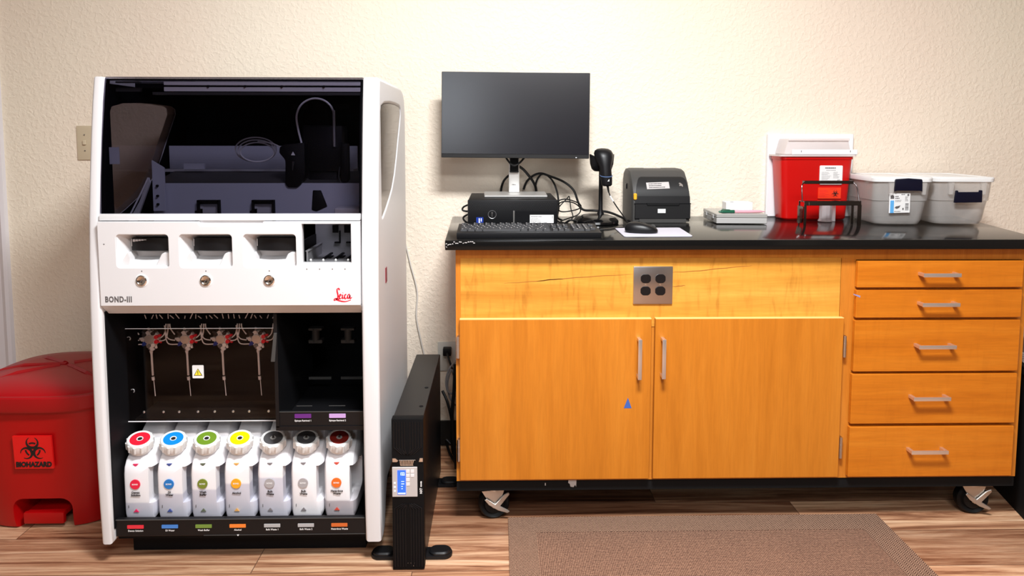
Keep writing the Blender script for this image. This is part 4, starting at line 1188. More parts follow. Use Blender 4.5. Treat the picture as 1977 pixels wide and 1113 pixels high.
for k, (lbl, m_, r_, pts) in enumerate((
  ('grey coiled cable hanging between the cabinet side and the wall outlet', 'greycable', .0034, [(-.150, 2.46, .41), (-.172, 2.44, .39), (-.184, 2.43, .35), (-.178, 2.43, .31), (-.158, 2.44, .30), (-.150, 2.45, .34), (-.165, 2.44, .385), (-.180, 2.44, .33), (-.170, 2.44, .28), (-.152, 2.45, .25)]),
  ('thick black cable hanging straight down beside the cabinet side', 'cable', .0062, [(-.150, 2.40, .42), (-.153, 2.39, .33), (-.160, 2.38, .25), (-.158, 2.38, .17), (-.152, 2.39, .10), (-.150, 2.42, .03)]),
  ('black cable slanting from the battery backup tower toward the cabinet side', 'cable', .0050, [(-.200, 2.46, .30), (-.182, 2.44, .27), (-.168, 2.43, .22), (-.160, 2.43, .16), (-.166, 2.44, .11), (-.186, 2.45, .12), (-.176, 2.46, .07), (-.155, 2.46, .03)]),
  )): cord('power_cable', lbl, 'cable', pts, r_, m_)
# things at the right end
bk = thing('storage_bin', 'black bin on the floor tight against the right end of the lab cabinet', 'bin', (1.834, 2.22, 0), R(-14))
MB().loft([at_z(rr(-.115, .115, -.19, .19, .02), 0), at_z(rr(-.135, .135, -.20, .20, .02), .47), at_z(rr(-.142, .142, -.207, .207, .02), .475), at_z(rr(-.142, .142, -.207, .207, .02), .492), at_z(rr(-.128, .128, -.193, .193, .02), .492), at_z(rr(-.110, .110, -.183, .183, .02), .012)], True, True).build('bin_body', M['matte'], bk, world=False)
MB().box(-.1415, .1415, -.206, .206, .4925, .500, .003, 1).build('bin_lid', M['matte'], bk, world=False)
pp = thing('paper_stack', 'white stack of papers lying on the black bin right of the lab cabinet', 'papers', (1.834, 2.22, .5005), R(-14))
mb = MB()
for k in range(5): mb.box(-.125+.003*k, .105+.002*k, -.17+.003*k, .16, .0042*k, .0042*k+.0036)
mb.build('sheets', M['card'], pp, world=False, smooth=False)
tag(MB().box(-.105, .10, -.13, .13, 0, .048, .003, 1).build('grey_case', M['panelgrey']), 'flat grey case resting on the papers right of the lab cabinet', 'case')
o = bpy.data.objects['grey_case']; o.location = (1.836, 2.22, .5218); o.rotation_euler = (0, 0, R(-14)); WM[o.name] = o.matrix_world.copy()
# ================================================================= things on the worktop
T = .914
# ---- desktop computer
pc = thing('desktop_computer', 'flat black desktop computer under the monitor stand', 'computer', (.052, 2.49, T))
MB().box(-.100, .204, 2.352, 2.640, T+.003, T+.093, .004, 2).build('case', M['charcoal'], pc)
fc = MB().box(-.101, .205, 2.343, 2.354, T+.002, T+.0935, .003, 2).build('front_panel', M['black'], pc)
mb = MB()
for i in range(38):
    for j in range(6):
        x = -.092+.0077*i+(.0038 if j % 2 else 0); z = T+.060+.0048*j
        if x < .199: mb.prism([(x-.0022, z), (x, z-.0017), (x+.0022, z), (x, z+.0017)], 'xz', 2.3424, 2.3434)
mb.build('vent_pattern', M['charcoal'], fc, smooth=False)
MB().box(.058, .201, 2.342, 2.345, T+.010, T+.0565, .001, 1).build('drive_cover', M['blackin'], fc)
MB().box(.0535, .058, 2.3415, 2.345, T+.006, T+.057).build('trim_strip', M['steel'], fc, smooth=False)
mb = MB().tube([(-.018+.0135*math.cos(2*PI*k/32), 2.3425, T+.044+.0135*math.sin(2*PI*k/32)) for k in range(32)], .0006, 5, closed=True)
em = mb.build('emblem', M['alu'], fc)
text('lettering', 'D\nE\nL\nL', .0040, M['steel'], em, (-.018, 2.3424, T+.044), ext=.0002, off=.0001, line=.75, sx=1.3)
st2 = MB().box(-.072, -.048, 2.3418, 2.3432, T+.012, T+.0345).build('sticker', M['blue'], fc, smooth=False)
MB().box(-.0635, -.0600, 2.3412, 2.3420, T+.015, T+.031).box(-.0565, -.0535, 2.3412, 2.3420, T+.020, T+.031).build('sticker_mark', M['whiteink'], st2, smooth=False)
lb = MB().box(.110, .191, 2.3408, 2.3424, T+.0150, T+.0425).build('asset_label', M['label'], fc, smooth=False)
mb = MB(); print_lines(mb, .114, .170, T+.034, T+.040, 1, 2.3402, 2.3410, .0022, 3); print_lines(mb, .114, .150, T+.018, T+.033, 3, 2.3402, 2.3410, .0014, 4)
mb.box(.186, .1875, 2.3402, 2.3410, T+.030, T+.040)
mb.build('print', M['darkink'], lb, smooth=False)
mb = MB().box(.092, .106, 2.3405, 2.344, T+.0035, T+.0075).box(.118, .132, 2.3405, 2.344, T+.0035, T+.0075)
mb.build('port', M['steel'], fc, smooth=False)

# ---- monitor
mon = thing('monitor', 'wide black switched-off monitor on a silver stand on top of the desktop computer', 'monitor', (.062, 2.54, T+.0945))
B = T+.0945
mt = Matrix.Translation((.065, 2.50, 1.298)) @ Matrix.Rotation(R(.45), 4, 'Y') @ Matrix.Rotation(R(-.8), 4, 'Z') @ Matrix.Rotation(R(-2), 4, 'X')
pn = MB().box(-.2655, .2655, -.002, .028, -.1535, .1535, .003, 2, mtx=mt).box(-.18, .18, .026, .045, -.10, .10, .012, 2, mtx=mt).build('display_housing', M['bezel'], mon)
MB().box(-.2635, .2635, -.0032, -.001, -.1385, .1515, mtx=mt).build('screen', M['screen'], pn, smooth=False)
MB().box(-.2635, .2635, -.0036, -.001, -.1525, -.1405, .0005, 1, mtx=mt).build('chin_bar', M['charcoal'], pn)
MB().box(.217, .2205, -.0042, -.003, -.1505, -.1488, mtx=mt).build('power_light', M['led'], pn, smooth=False)
text('lettering', 'DELL', .0042, M['charcoal2'], pn, (.065, 2.4965, 1.1515), off=.0001, sx=1.2)
ps = MB().prism([(.0415, B+.008), (.0815, B+.008), (.0795, 1.30), (.0435, 1.30)], 'xz', 2.555, 2.575, .003, 2).build('stand_pole', M['silver'], mon)
text('lettering', 'DELL', .0042, M['darkink'], ps, (.061, 2.5544, B+.036), off=.0002, sx=1.2)
MB().prism(rr(.046, .077, 1.095, 1.20, .003), 'xz', 2.549, 2.558).build('hinge_slot', M['matte'], ps)
MB().box(.045, .078, 2.545, 2.56, 1.090, 1.098, .002, 1).build('cable_clip', M['black'], ps)
MB().prism([(-.046, 2.435), (.176, 2.435), (.180, 2.61), (-.050, 2.61)], 'xy', B, B+.007, .0015, 1).build('stand_base', M['silver'], mon)

# ---- keyboard
kb = thing('keyboard', 'long black keyboard at the front left edge of the worktop', 'keyboard', (.096, 2.165, T))
kt = Matrix.Translation((.096, 2.165, T)) @ Matrix.Rotation(R(.4), 4, 'Z') @ Matrix.Rotation(R(3.2), 4, 'X')
MB().prism([(-.079, .004), (.077, -.004), (.077, .010), (-.079, .0155)], 'yz', -.2205, .2205, .002, 2, mtx=Matrix.Translation((.096, 2.165, T)) @ Matrix.Rotation(R(.4), 4, 'Z')).build('keyboard_base', M['black'], kb) if False else None
MB().prism([(-.079, .0003), (.077, .0003), (.077, .0255), (-.079, .0170)], 'yz', -.2205, .2205, .002, 2, mtx=Matrix.Translation((.096, 2.165, T)) @ Matrix.Rotation(R(.4), 4, 'Z')).build('base', M['black'], kb)
u = .01885
rows = [(.058, [0, 2, 3, 4, 5, 6.5, 7.5, 8.5, 9.5, 11, 12, 13, 14], [1]*13),
        (.034, list(range(13))+[13], [1]*13+[2]),
        (.015, [0]+[1.5+k for k in range(12)]+[13.5], [1.5]+[1]*12+[1.5]),
        (-.004, [0]+[1.75+k for k in range(11)]+[12.75], [1.75]+[1]*11+[2.25]),
        (-.023, [0]+[2.25+k for k in range(10)]+[12.25], [2.25]+[1]*10+[2.75]),
        (-.042, [0, 1.25, 2.5, 3.75, 10, 11.25, 12.5, 13.75], [1.25, 1.25, 1.25, 6.25, 1.25, 1.25, 1.25, 1.25])]
for (y, xs, ws) in rows: 
    pass
num = {.034: [(15.3, 1), (16.3, 1), (17.3, 1), (18.7, 1), (19.7, 1), (20.7, 1), (21.7, 1)], .015: [(15.3, 1), (16.3, 1), (17.3, 1), (18.7, 1), (19.7, 1), (20.7, 1)],
       -.004: [(18.7, 1), (19.7, 1), (20.7, 1)], -.023: [(16.3, 1), (18.7, 1), (19.7, 1), (20.7, 1), (21.7, 1)], -.042: [(15.3, 1), (16.3, 1), (17.3, 1), (18.7, 2), (20.7, 1)], .058: []}
keycache = {}
cnt = 0
kbase = Matrix.Rotation(R(.4), 4, 'Z')
for (y, xs, ws) in rows:
    for x, w_ in list(zip(xs, ws))+num[y]:
        cx_ = -.2125+u*(x+w_/2)*.985+.001
        if w_ not in keycache:
            hw = u*w_/2-.0011
            k_ = MB()
            k_.loft([at_z(rr(-hw, hw, -.0084, .0084, .001, 1), 0), at_z(rr(-hw+.0012, hw-.0012, -.0070, .0070, .001, 1), .0052)], False, True)
            k_.box(-.0055, -.0022, .0005, .0050, .0050, .0054, mi=1); keycache[w_] = raw(k_); keycache[w_].materials.append(M['keycap']); keycache[w_].materials.append(M['panelgrey'])
        ko = bpy.data.objects.new('key', keycache[w_]); col.objects.link(ko); ko.parent = kb
        zt = .0170+(y+.079)/.156*.0085-.0002
        ko.location = kbase @ Vector((cx_, y, zt)); ko.rotation_euler = (R(3.5), 0, R(.4)); cnt += 1
MB().box(.16, .20, .049, .068, .0225, .0262, mtx=Matrix.Translation((.096, 2.165, T)) @ Matrix.Rotation(R(.4), 4, 'Z')).build('indicator_strip', M['charcoal'], kb)

# ---- mouse pad and mouse
pd = MB().prism([(.392, 2.290), (.389, 2.112), (.395, 2.106), (.597, 2.108), (.602, 2.114), (.612, 2.300), (.606, 2.306), (.398, 2.296)], 'xy', T+.0002, T+.0035, .0008, 1).build('mouse_pad', M['pad'])
tag(pd, 'thin pale grey mouse pad on the worktop in front of the label printer', 'mouse pad')
ms = thing('computer_mouse', 'black computer mouse lying sideways on the pale mouse pad', 'mouse', (.458, 2.185, T+.0036))
msr = []
mt = Matrix.Translation((.458, 2.185, T+.0036)) @ Matrix.Rotation(R(-14), 4, 'Z')
for z, s, dx in ((.0, .93, 0), (.006, 1., 0), (.014, .99, -.001), (.022, .90, -.003), (.028, .74, -.006), (.0325, .50, -.009), (.0345, .22, -.011)):
    msr.append([(x*s+dx, y*s, z-(max(0, x)**2)*2.2*(z/.034)) for x, y in sup(0, 0, .052, .030, 2.5, 40)])
MB().loft(msr, mtx=mt).build('shell', M['black'], ms)
MB().lathe([(.0, -.0035), (.008, -.003), (.0085, 0), (.008, .003), (0, .0035)], mt @ Matrix.Translation((.036, 0, .0185)) @ Matrix.Rotation(PI/2, 4, 'X'), 20).build('scroll_wheel', M['charcoal2'], ms)

# ---- scanner on its stand
sd = thing('scanner_stand', 'black gooseneck scanner stand with a domed round base beside the label printer', 'scanner stand', (.372, 2.475, T))
MB().loft([at_z(sup(.352, 2.475, .082*a, .100*a, 2.2, 48), T+z) for a, z in ((.97, 0), (1., .004), (.98, .011), (.85, .020), (.6, .026), (.3, .029), (.10, .030))]).build('base', M['gloss'], sd)
MB().tube([(.374, 2.50, T+.025), (.374, 2.50, T+.045), (.374, 2.50, T+.10), (.374, 2.50, 1.12)], [.014, .0078, .0072, .0072], 12).build('post', M['black'], sd)
cupr = []
for z, s in ((1.098, .62), (1.106, .84), (1.125, .98), (1.150, 1.03), (1.156, 1.04)):
    cupr.append([(.375+.043*s*math.cos(2*PI*k/28), 2.490+.038*s*math.sin(2*PI*k/28), z+(.007*math.cos(4*PI*k/28)-.004 if z > 1.154 else 0)) for k in range(28)])
inn = [[(.375+(x-.375)*.92, 2.490+(y-2.490)*.92, z+.001) for x, y, z in r] for r in cupr[::-1]]
MB().loft(cupr+inn, True, True).build('cradle', M['black'], sd)
sn = thing('barcode_scanner', 'black handheld scanner hanging head up in the gooseneck stand', 'barcode scanner', (.378, 2.452, 1.05))
hs = []
for (z, a, b, y) in ((1.048, .013, .012, 2.436), (1.053, .0185, .017, 2.436), (1.075, .0205, .019, 2.436), (1.098, .0200, .018, 2.438), (1.118, .0215, .021, 2.442), (1.135, .0275, .026, 2.450), (1.150, .0325, .031, 2.458), (1.163, .0335, .032, 2.464), (1.173, .029, .027, 2.468), (1.179, .019, .018, 2.470), (1.181, .006, .006, 2.471)):
    tx = .386-(.386-.375)*(z-1.048)/.133
    hs.append([(tx+x, y+yy, z) for x, yy in sup(0, 0, a, b, 2.3, 36)])
MB().loft(hs).build('body', M['black'], sn)
M['navyglow'] = mat('blue_grey_ring', (.10, .17, .34), .3)
mb = MB()
mb.tube([(.3835+.0212*math.cos(2*PI*k/28), 2.4365+.0197*math.sin(2*PI*k/28), 1.085+.004*math.sin(2*PI*k/28)) for k in range(28)], .0014, 6, closed=True)
mb.build('ring', M['navyglow'], sn)
MB().prism([(.385, 1.066), (.391, 1.066), (.391, 1.074)], 'xz', 2.4145, 2.419).build('mark', M['whiteink'], sn, smooth=False)
sc_ = spline([(.388, 2.435, 1.050), (.392, 2.433, 1.028), (.402, 2.43, 1.005), (.420, 2.42, .975), (.440, 2.40, .945), (.452, 2.38, .922), (.448, 2.36, .918), (.43, 2.36, .9175)], 8)
MB().tube(sc_, .0022, 8).tube([(.388, 2.435, 1.052), (.392, 2.433, 1.028)], [.0045, .003], 8).build('cable', M['cable'], sn)
MB().tube([sc_[13], sc_[16], sc_[19]], .0027, 8).build('cable_tag', M['label'], sn)

# ---- cables behind the computer
cabs = [
 ('upper black cable looping down from the monitor underside to its pole', [(.030, 2.53, 1.148), (.038, 2.525, 1.135), (.052, 2.520, 1.120), (.066, 2.518, 1.118), (.082, 2.523, 1.128), (.100, 2.53, 1.148)], .0030),
 ('thick black cable from the monitor pole sloping down right behind the computer', [(.076, 2.60, 1.114), (.098, 2.61, 1.098), (.118, 2.62, 1.075), (.136, 2.635, 1.050), (.148, 2.65, 1.02), (.15, 2.655, .96)], .0042),
 ('short black cable left of the monitor pole going down behind the computer', [(.048, 2.60, 1.080), (.034, 2.61, 1.068), (.022, 2.63, 1.050), (.014, 2.65, 1.02), (.012, 2.655, .98)], .0036),
 ('long black cable arching from behind the computer toward the scanner stand base', [(.100, 2.65, 1.02), (.112, 2.65, 1.05), (.138, 2.645, 1.074), (.166, 2.64, 1.082), (.200, 2.63, 1.072), (.250, 2.61, 1.052), (.285, 2.59, 1.022), (.303, 2.58, .975), (.320, 2.57, .950), (.36, 2.55, .949), (.41, 2.54, .944), (.455, 2.50, .928), (.468, 2.455, .922)], .0036),
 ('black cable arching down close to the right side of the computer', [(.145, 2.65, 1.03), (.152, 2.65, 1.058), (.168, 2.645, 1.078), (.190, 2.64, 1.074), (.212, 2.63, 1.050), (.226, 2.61, 1.010), (.230, 2.59, .960), (.222, 2.55, .925), (.235, 2.50, .919)], .0030),
 ('thin black cable coiled in loops between the computer and the scanner stand', [(.212, 2.52, .958), (.214, 2.50, .985), (.245, 2.50, .996), (.285, 2.51, .985), (.305, 2.52, .970), (.292, 2.51, .958), (.245, 2.50, .950), (.222, 2.49, .956), (.216, 2.48, .975), (.236, 2.47, .990), (.275, 2.48, .984), (.30, 2.49, .962), (.29, 2.49, .940), (.25, 2.47, .928), (.225, 2.44, .921), (.26, 2.40, .9172), (.30, 2.385, .9172)], .0019),
 ('thin black cable bent to a sharp peak above the tangle of loops', [(.206, 2.47, .945), (.222, 2.47, .972), (.248, 2.47, 1.000), (.256, 2.47, 1.009), (.259, 2.47, .995), (.262, 2.46, .965), (.268, 2.45, .938), (.252, 2.43, .923), (.235, 2.41, .917)], .0016),
 ('black cable lying on the worktop from the computer to the scanner stand base', [(.206, 2.40, .930), (.228, 2.38, .922), (.25, 2.37, .935), (.275, 2.37, .930), (.262, 2.35, .919), (.285, 2.33, .9172), (.30, 2.355, .9172)], .0026),
 ('thin black cable running along the worktop from the keyboard to the mouse', [(.318, 2.262, .9165), (.36, 2.262, .9165), (.405, 2.310, .9165), (.432, 2.325, .9165), (.440, 2.300, .922), (.428, 2.255, .924), (.421, 2.235, .930)], .0016),
 ('small black cable loop poking out left of the computer', [(-.103, 2.52, .975), (-.122, 2.50, .968), (-.126, 2.49, .958), (-.112, 2.49, .953), (-.102, 2.50, .954)], .0028),
 ('lower black cable loop poking out left of the computer near the worktop', [(-.103, 2.48, .944), (-.118, 2.46, .938), (-.121, 2.45, .930), (-.112, 2.44, .921), (-.102, 2.44, .918)], .0028),
]
for lbl, pts, r_ in cabs: cord('cable', lbl, 'cable', pts, r_*1.22, 'cable', group=None)

# ---- label printer
pr_ = thing('label_printer', 'black label printer with a rounded hood on the worktop beside the mouse pad', 'printer', (.568, 2.55, T))
x0, x1 = .487, .687
pfl = [(2.464, T+.0035), (2.660, T+.0035), (2.660, T+.160), (2.650, T+.182), (2.63, T+.1905), (2.58, T+.1905), (2.535, T+.183), (2.496, T+.152), (2.468, T+.112), (2.460, T+.070)]
mb = MB()
rings = []
cyp, czp = 2.56, T+.095
for x, ins in ((x0-.006, .020), (x0-.005, .011), (x0, .003), (x0+.012, 0), (x1-.012, 0), (x1, .003), (x1+.005, .011), (x1+.006, .020)):
    rings.append([(x, y+math.copysign(min(ins, abs(cyp-y)), cyp-y), z+(math.copysign(min(ins, abs(czp-z)), czp-z) if z > T+.02 else 0)) for y, z in pfl])
mb.loft(rings)
pb = mb.build('housing', M['charcoal2'], pr_)
HY = lambda z: 2.455+(T+.130-z)*(-.011/.020) if False else None
# hood front: sloping facet between z .110 and .130.. drawn as its own darker plate
hood = [(x0+.012, T+.072), (x1-.004, T+.072), (x1-.006, T+.150), (x1-.020, T+.160), (x0+.030, T+.160), (x0+.016, T+.150)]
mb = MB(); b2 = []
def hy(z):
    pl_ = [(0, 2.460), (.070, 2.460), (.112, 2.468), (.152, 2.496), (.183, 2.535)]
    q = z-T
    for (a, ya), (b, yb) in zip(pl_, pl_[1:]):
        if q <= b: return ya+(yb-ya)*(q-a)/(b-a)
    return 2.535
def skin(name, polyline, m, parent, d=.0015):
    """thin plate following the printer front, between x limits per height"""
    mb = MB(); A = []; Bk = []
    front = []; back = []
    for (z, xa, xb) in polyline:
        front.append([(xa, hy(z)-d, z), (xb, hy(z)-d, z)]); back.append([(xa, hy(z)+.004, z), (xb, hy(z)+.004, z)])
    rings = [[f[0], f[1], b[1], b[0]] for f, b in zip(front, back)]
    mb.loft(rings)
    return mb.build(name, m, parent)
hd_ = skin('hood', [(T+.073, x0+.006, x1+.001), (T+.090, x0+.007, x1+.001), (T+.112, x0+.009, x1), (T+.132, x0+.013, x1-.002), (T+.152, x0+.020, x1-.006), (T+.160, x0+.026, x1-.012), (T+.163, x0+.034, x1-.020)], M['charcoal'], pr_)
skin('dark_band', [(T+.0705, x0+.005, x1+.002), (T+.0735, x0+.005, x1+.002), (T+.096, x0+.007, x1+.002)], M['black'], hd_, .0022)
fp_ = MB().box(x0+.004, x1+.004, 2.4575, 2.464, T+.0145, T+.0675, .002, 1).build('front_door', M['charcoal'], pr_)
MB().box(x0+.002, x1+.006, 2.4585, 2.462, T+.0672, T+.0705).build('door_seam', M['blackin'], pr_, smooth=False)
MB().prism([(x0+.045, T+.072), (x1-.035, T+.072), (x1-.038, T+.062), (x0+.048, T+.062)], 'xz', 2.455, 2.460, .001, 1).build('media_slot', M['matte'], fp_)
MB().box(x0+.02, x1-.012, 2.456, 2.474, T+.001, T+.0145).build('foot_rail', M['charcoal2'], pr_)
MB().box((.573), .601, 2.4565, 2.458, T+.036, T+.0505).build('white_sticker', M['whiteink'], fp_, smooth=False)
MB().prism(rr(x0-.0005, x0+.011, T+.083, T+.106, .004), 'xz', 2.457, 2.470, .002, 1).build('release_latch', M['amber'], pr_)
MB().box(x0-.010, x0-.004, 2.56, 2.59, T+.115, T+.135, .002, 1).build('side_latch', M['black'], pr_)
# asset label on the hood
mtp = Matrix.Translation((.558, 2.4475, T+.122)) @ Matrix.Rotation(R(2.0), 4, 'Y') @ Matrix.Rotation(R(-29), 4, 'X')
al = MB().box(-.042, .040, -.0020, .0, -.0125, .0150, mtx=Matrix.Translation((.578, 2.4795, T+.131)) @ Matrix.Rotation(R(-2.0), 4, 'Y') @ Matrix.Rotation(R(-35), 4, 'X')).build('asset_label', M['panelgrey'], hd_, smooth=False)
mb = MB(); print_lines(mb, -.034, .030, -.0105, .0125, 3, -.0026, -.0018, .0028, 9)
bmesh.ops.transform(mb.bm, matrix=Matrix.Translation((.578, 2.4795, T+.131)) @ Matrix.Rotation(R(-2.0), 4, 'Y') @ Matrix.Rotation(R(-35), 4, 'X'), verts=mb.bm.verts)
mb.build('print', M['ink'], al, smooth=False)
mz = Matrix.Translation((.660, 2.4815, T+.134)) @ Matrix.Rotation(R(-35), 4, 'X')
MB().prism([(-.007, .007), (-.002, .010), (.003, .006), (.007, .001), (.007, -.008), (.003, -.006), (.001, -.003), (-.004, -.005), (-.006, -.001), (-.003, .002)], 'xz', -.0016, .0, mtx=mz).build('emblem', M['steel'], hd_, smooth=False)
MB().box(.548, .612, 2.585, 2.610, T+.190, T+.191).build('top_label', M['panelgrey'], pr_, smooth=False)

# ---- grey slide box with a small white box and a pen on it
gb = thing('slide_box', 'flat grey slide box on the worktop under the pen and small white box', 'box', (.87, 2.51, T))
cz_ = Matrix.Translation((.870, 2.515, T)) @ Matrix.Rotation(R(-3.5), 4, 'Z') @ Matrix.Diagonal((.92, 1, 1, 1))
MB().box(-.098, .094, -.100, .100, .002, .022, .002, 1, mtx=cz_).build('tray', M['greybox'], gb)
MB().box(-.0985, .0945, -.1005, .1005, .0225, .0365, .002, 1, mtx=cz_).build('cover', M['greybox2'], gb)
mb = MB()
for y in (-.05, .05): mb.box(-.102, -.098, y-.012, y+.012, .016, .030, .001, 1, mtx=cz_)
mb.build('hinge', M['greybox'], gb)
wb = thing('small_box', 'small white cardboard box sitting on the grey slide box', 'box', (.912, 2.575, T+.0368))
cw = Matrix.Translation((.898, 2.575, T+.0368)) @ Matrix.Rotation(R(-4), 4, 'Z')
MB().box(-.047, .050, -.030, .030, 0, .029, .001, 1, mtx=cw).build('carton', M['card'], wb)
MB().box(-.030, -.018, -.026, -.012, .0288, .0294, mtx=cw).build('print', M['darkink'], wb, smooth=False)
pz = T+.0368+.0062
pe = thing('pen', 'pink pen with a dark green end lying on the grey slide box', 'pen', (.865, 2.437, T+.0368))
MB().tube([(.842, 2.438, pz), (.90, 2.441, pz), (.935, 2.443, pz), (.955, 2.444, pz-.001)], [.0058, .0058, .0048, .0012], 12).build('barrel', M['pink'], pe)
MB().tube([(.785, 2.435, pz-.001), (.790, 2.435, pz), (.800, 2.436, pz), (.842, 2.438, pz)], [.002, .004, .0060, .0061], 12).build('cap', M['green'], pe)
MB().tube(spline([(.793, 2.431, pz+.002), (.797, 2.431, pz+.008), (.815, 2.432, pz+.0075), (.825, 2.433, pz+.0065)], 5), .0013, 6).build('clip', M['green'], pe)

# ---- foam board, sharps container, rack and vial
fb = MB().box(1.040, 1.372, WY-.022, WY-.001, T+.0002, 1.2335, .002, 1).build('foam_board', M['foam'])
tag(fb, 'white foam board standing against the wall behind the red sharps container', 'board')
sh = thing('sharps_container', 'tall red sharps container with a translucent lid on the worktop', 'sharps container', (1.18, 2.59, T))
def rz_(xa, xb, ya, yb, r, z): return at_z(rr(xa, xb, ya, yb, r, 5), z)
MB().loft([rz_(1.068, 1.300, 2.553, 2.640, .02, T+.0005), rz_(1.064, 1.305, 2.549, 2.642, .022, T+.006), rz_(1.050, 1.318, 2.540, 2.650, .022, T+.225), rz_(1.047, 1.321, 2.537, 2.652, .022, T+.2255), rz_(1.047, 1.321, 2.537, 2.652, .022, T+.236)]).build('body', M['sharps'], sh)
ld = MB().loft([rz_(1.040, 1.327, 2.530, 2.654, .016, T+.2365), rz_(1.040, 1.327, 2.530, 2.654, .016, T+.243)]).build('lid', M['frost'], sh)
MB().box(1.082, 1.325, 2.5285, 2.537, T+.243, T+.262, .002, 1).build('lid_flange', M['foam'], ld)
mb = MB()
for x in (1.115, 1.297): mb.box(x-.001, x+.001, 2.5278, 2.529, T+.252, T+.259)
mb.build('flange_slot', M['darkink'], ld, smooth=False)
hp = [(1.064, T+.2435), (1.076, T+.30), (1.080, T+.303), (1.300, T+.303), (1.306, T+.30), (1.318, T+.2435)]
mb = MB()
mb.prism([(1.064, T+.243), (1.080, T+.302), (1.304, T+.302), (1.318, T+.243)], 'xz', 2.560, 2.6515, .006, 2)
mb.build('lid_hopper', M['frost'], ld)
mb = MB().box(1.078, 1.306, 2.554, 2.560, T+.293, T+.303, .002, 1)
mb.build('hopper_rim', M['frost'], ld)
yl = 2.5415
sl = MB().prism(rr(1.191, 1.276, T+.133, T+.203, .004), 'xz', yl-.003, yl).build('maker_label', M['label'], sh, smooth=False)
mb = MB()
print_lines(mb, 1.211, 1.258, T+.190, T+.198, 1, yl-.0036, yl-.0028, .0038, 5); print_lines(mb, 1.215, 1.255, T+.183, T+.188, 1, yl-.0036, yl-.0028, .0012, 6)
print_lines(mb, 1.198, 1.236, T+.140, T+.180, 9, yl-.0036, yl-.0028, .0008, 7); print_lines(mb, 1.242, 1.268, T+.155, T+.180, 6, yl-.0036, yl-.0028, .0009, 8)
mb.build('print', M['darkink'], sl, smooth=False)
text('lettering', 'CE', .0075, M['ink'], sl, (1.262, yl-.0034, T+.146), sx=.9, off=.0002)
ol_ = MB().box(1.189, 1.274, yl-.0005, yl+.003, T+.080, T+.121).build('hazard_label', M['orange'], sh, smooth=False)
biohazard(MB(), 1.253, T+.0985, .0145, yl-.0011, yl-.0003).build('biohazard_symbol', M['ink'], ol_, smooth=False)
mb = MB(); print_lines(mb, 1.194, 1.233, T+.084, T+.112, 6, yl-.0010, yl-.0003, .0012, 12); print_lines(mb, 1.233, 1.270, T+.1150, T+.1185, 1, yl-.0010, yl-.0003, .0016, 13)
mb.build('print', M['logored'], ol_, smooth=False)
MB().box(1.309, 1.3145, 2.575, 2.610, T+.145, T+.158, .001, 1).build('side_tab', M['sharps'], sh)

rk = thing('small_rack', 'small shiny dark metal rack standing in front of the red sharps container', 'rack', (1.155, 2.40, T))
mb = MB().box(1.060, 1.252, 2.366, 2.408, T+.082, T+.0855, .001, 1)
mb.build('shelf', M['smoke'], rk)
MB().box(1.060, 1.258, 2.363, 2.3665, T+.0715, T+.0875, .001, 1).build('front_rail', M['rack'], rk)
for x, w_ in ((1.0605, .0075), (1.2475, .0125)):
    MB().box(x-.0015, x+w_, 2.3635, 2.3665, T+.0003, T+.0745, .0008, 1).build('leg', M['rack'], rk)
for x, w_ in ((1.060, .005), (1.2475, .0085)):
    MB().box(x, x+w_, 2.408, 2.411, T+.0003, T+.0835, .0008, 1).build('leg', M['rack'], rk)
MB().prism([(2.367, T+.066), (2.375, T+.068), (2.411, T+.068), (2.411, T+.006), (2.376, T+.010), (2.370, T+.020)], 'yz', 1.0565, 1.0595).build('side_plate', M['smoke'], rk)
mb = MB()
mb.tube(spline([(1.0555, 2.372, T+.084), (1.0565, 2.380, T+.120), (1.0590, 2.386, T+.140), (1.068, 2.392, T+.1485), (1.080, 2.396, T+.153)], 6), .0020, 8)
mb.build('hoop_side', M['rack'], rk); mb = MB()
mb.tube(spline([(1.2540, 2.372, T+.084), (1.2530, 2.380, T+.115), (1.2500, 2.386, T+.138), (1.243, 2.392, T+.1485), (1.232, 2.396, T+.153)], 6), .0020, 8)
mb.build('hoop_side', M['rack'], rk)
MB().box(1.070, 1.243, 2.391, 2.410, T+.1445, T+.1560, .001, 1).build('top_bar', M['rack'], rk)
MB().tube([(1.0735, 2.3625, T+.083), (1.0735, 2.3615, T+.071)], [.003, .0016], 8).build('screw', M['chrome'], rk)
vl = thing('plastic_vial', 'small translucent plastic vial standing under the metal rack', 'vial', (1.196, 2.495, T))
MB().lathe([(0, .0005), (.024, .0005), (.0255, .002), (.0235, .007), (.0215, .010), (.0225, .060), (.0222, .063), (.0208, .063), (.0205, .012), (0, .011)], Matrix.Translation((1.196, 2.495, T)), 10).build('cup', M['vial'], vl, smooth=False)
MB().tube([(1.196, 2.4735, T+.058), (1.1962, 2.4735, T+.058)], .001, 6).bm.free()
v2 = MB().loft([rz_(1.219, 1.238, 2.500, 2.522, .003, T+.0003), rz_(1.219, 1.238, 2.500, 2.522, .003, T+.060)]).build('plastic_carton', M['vial'])
tag(v2, 'narrow translucent carton standing right behind the vial under the metal rack', 'carton')

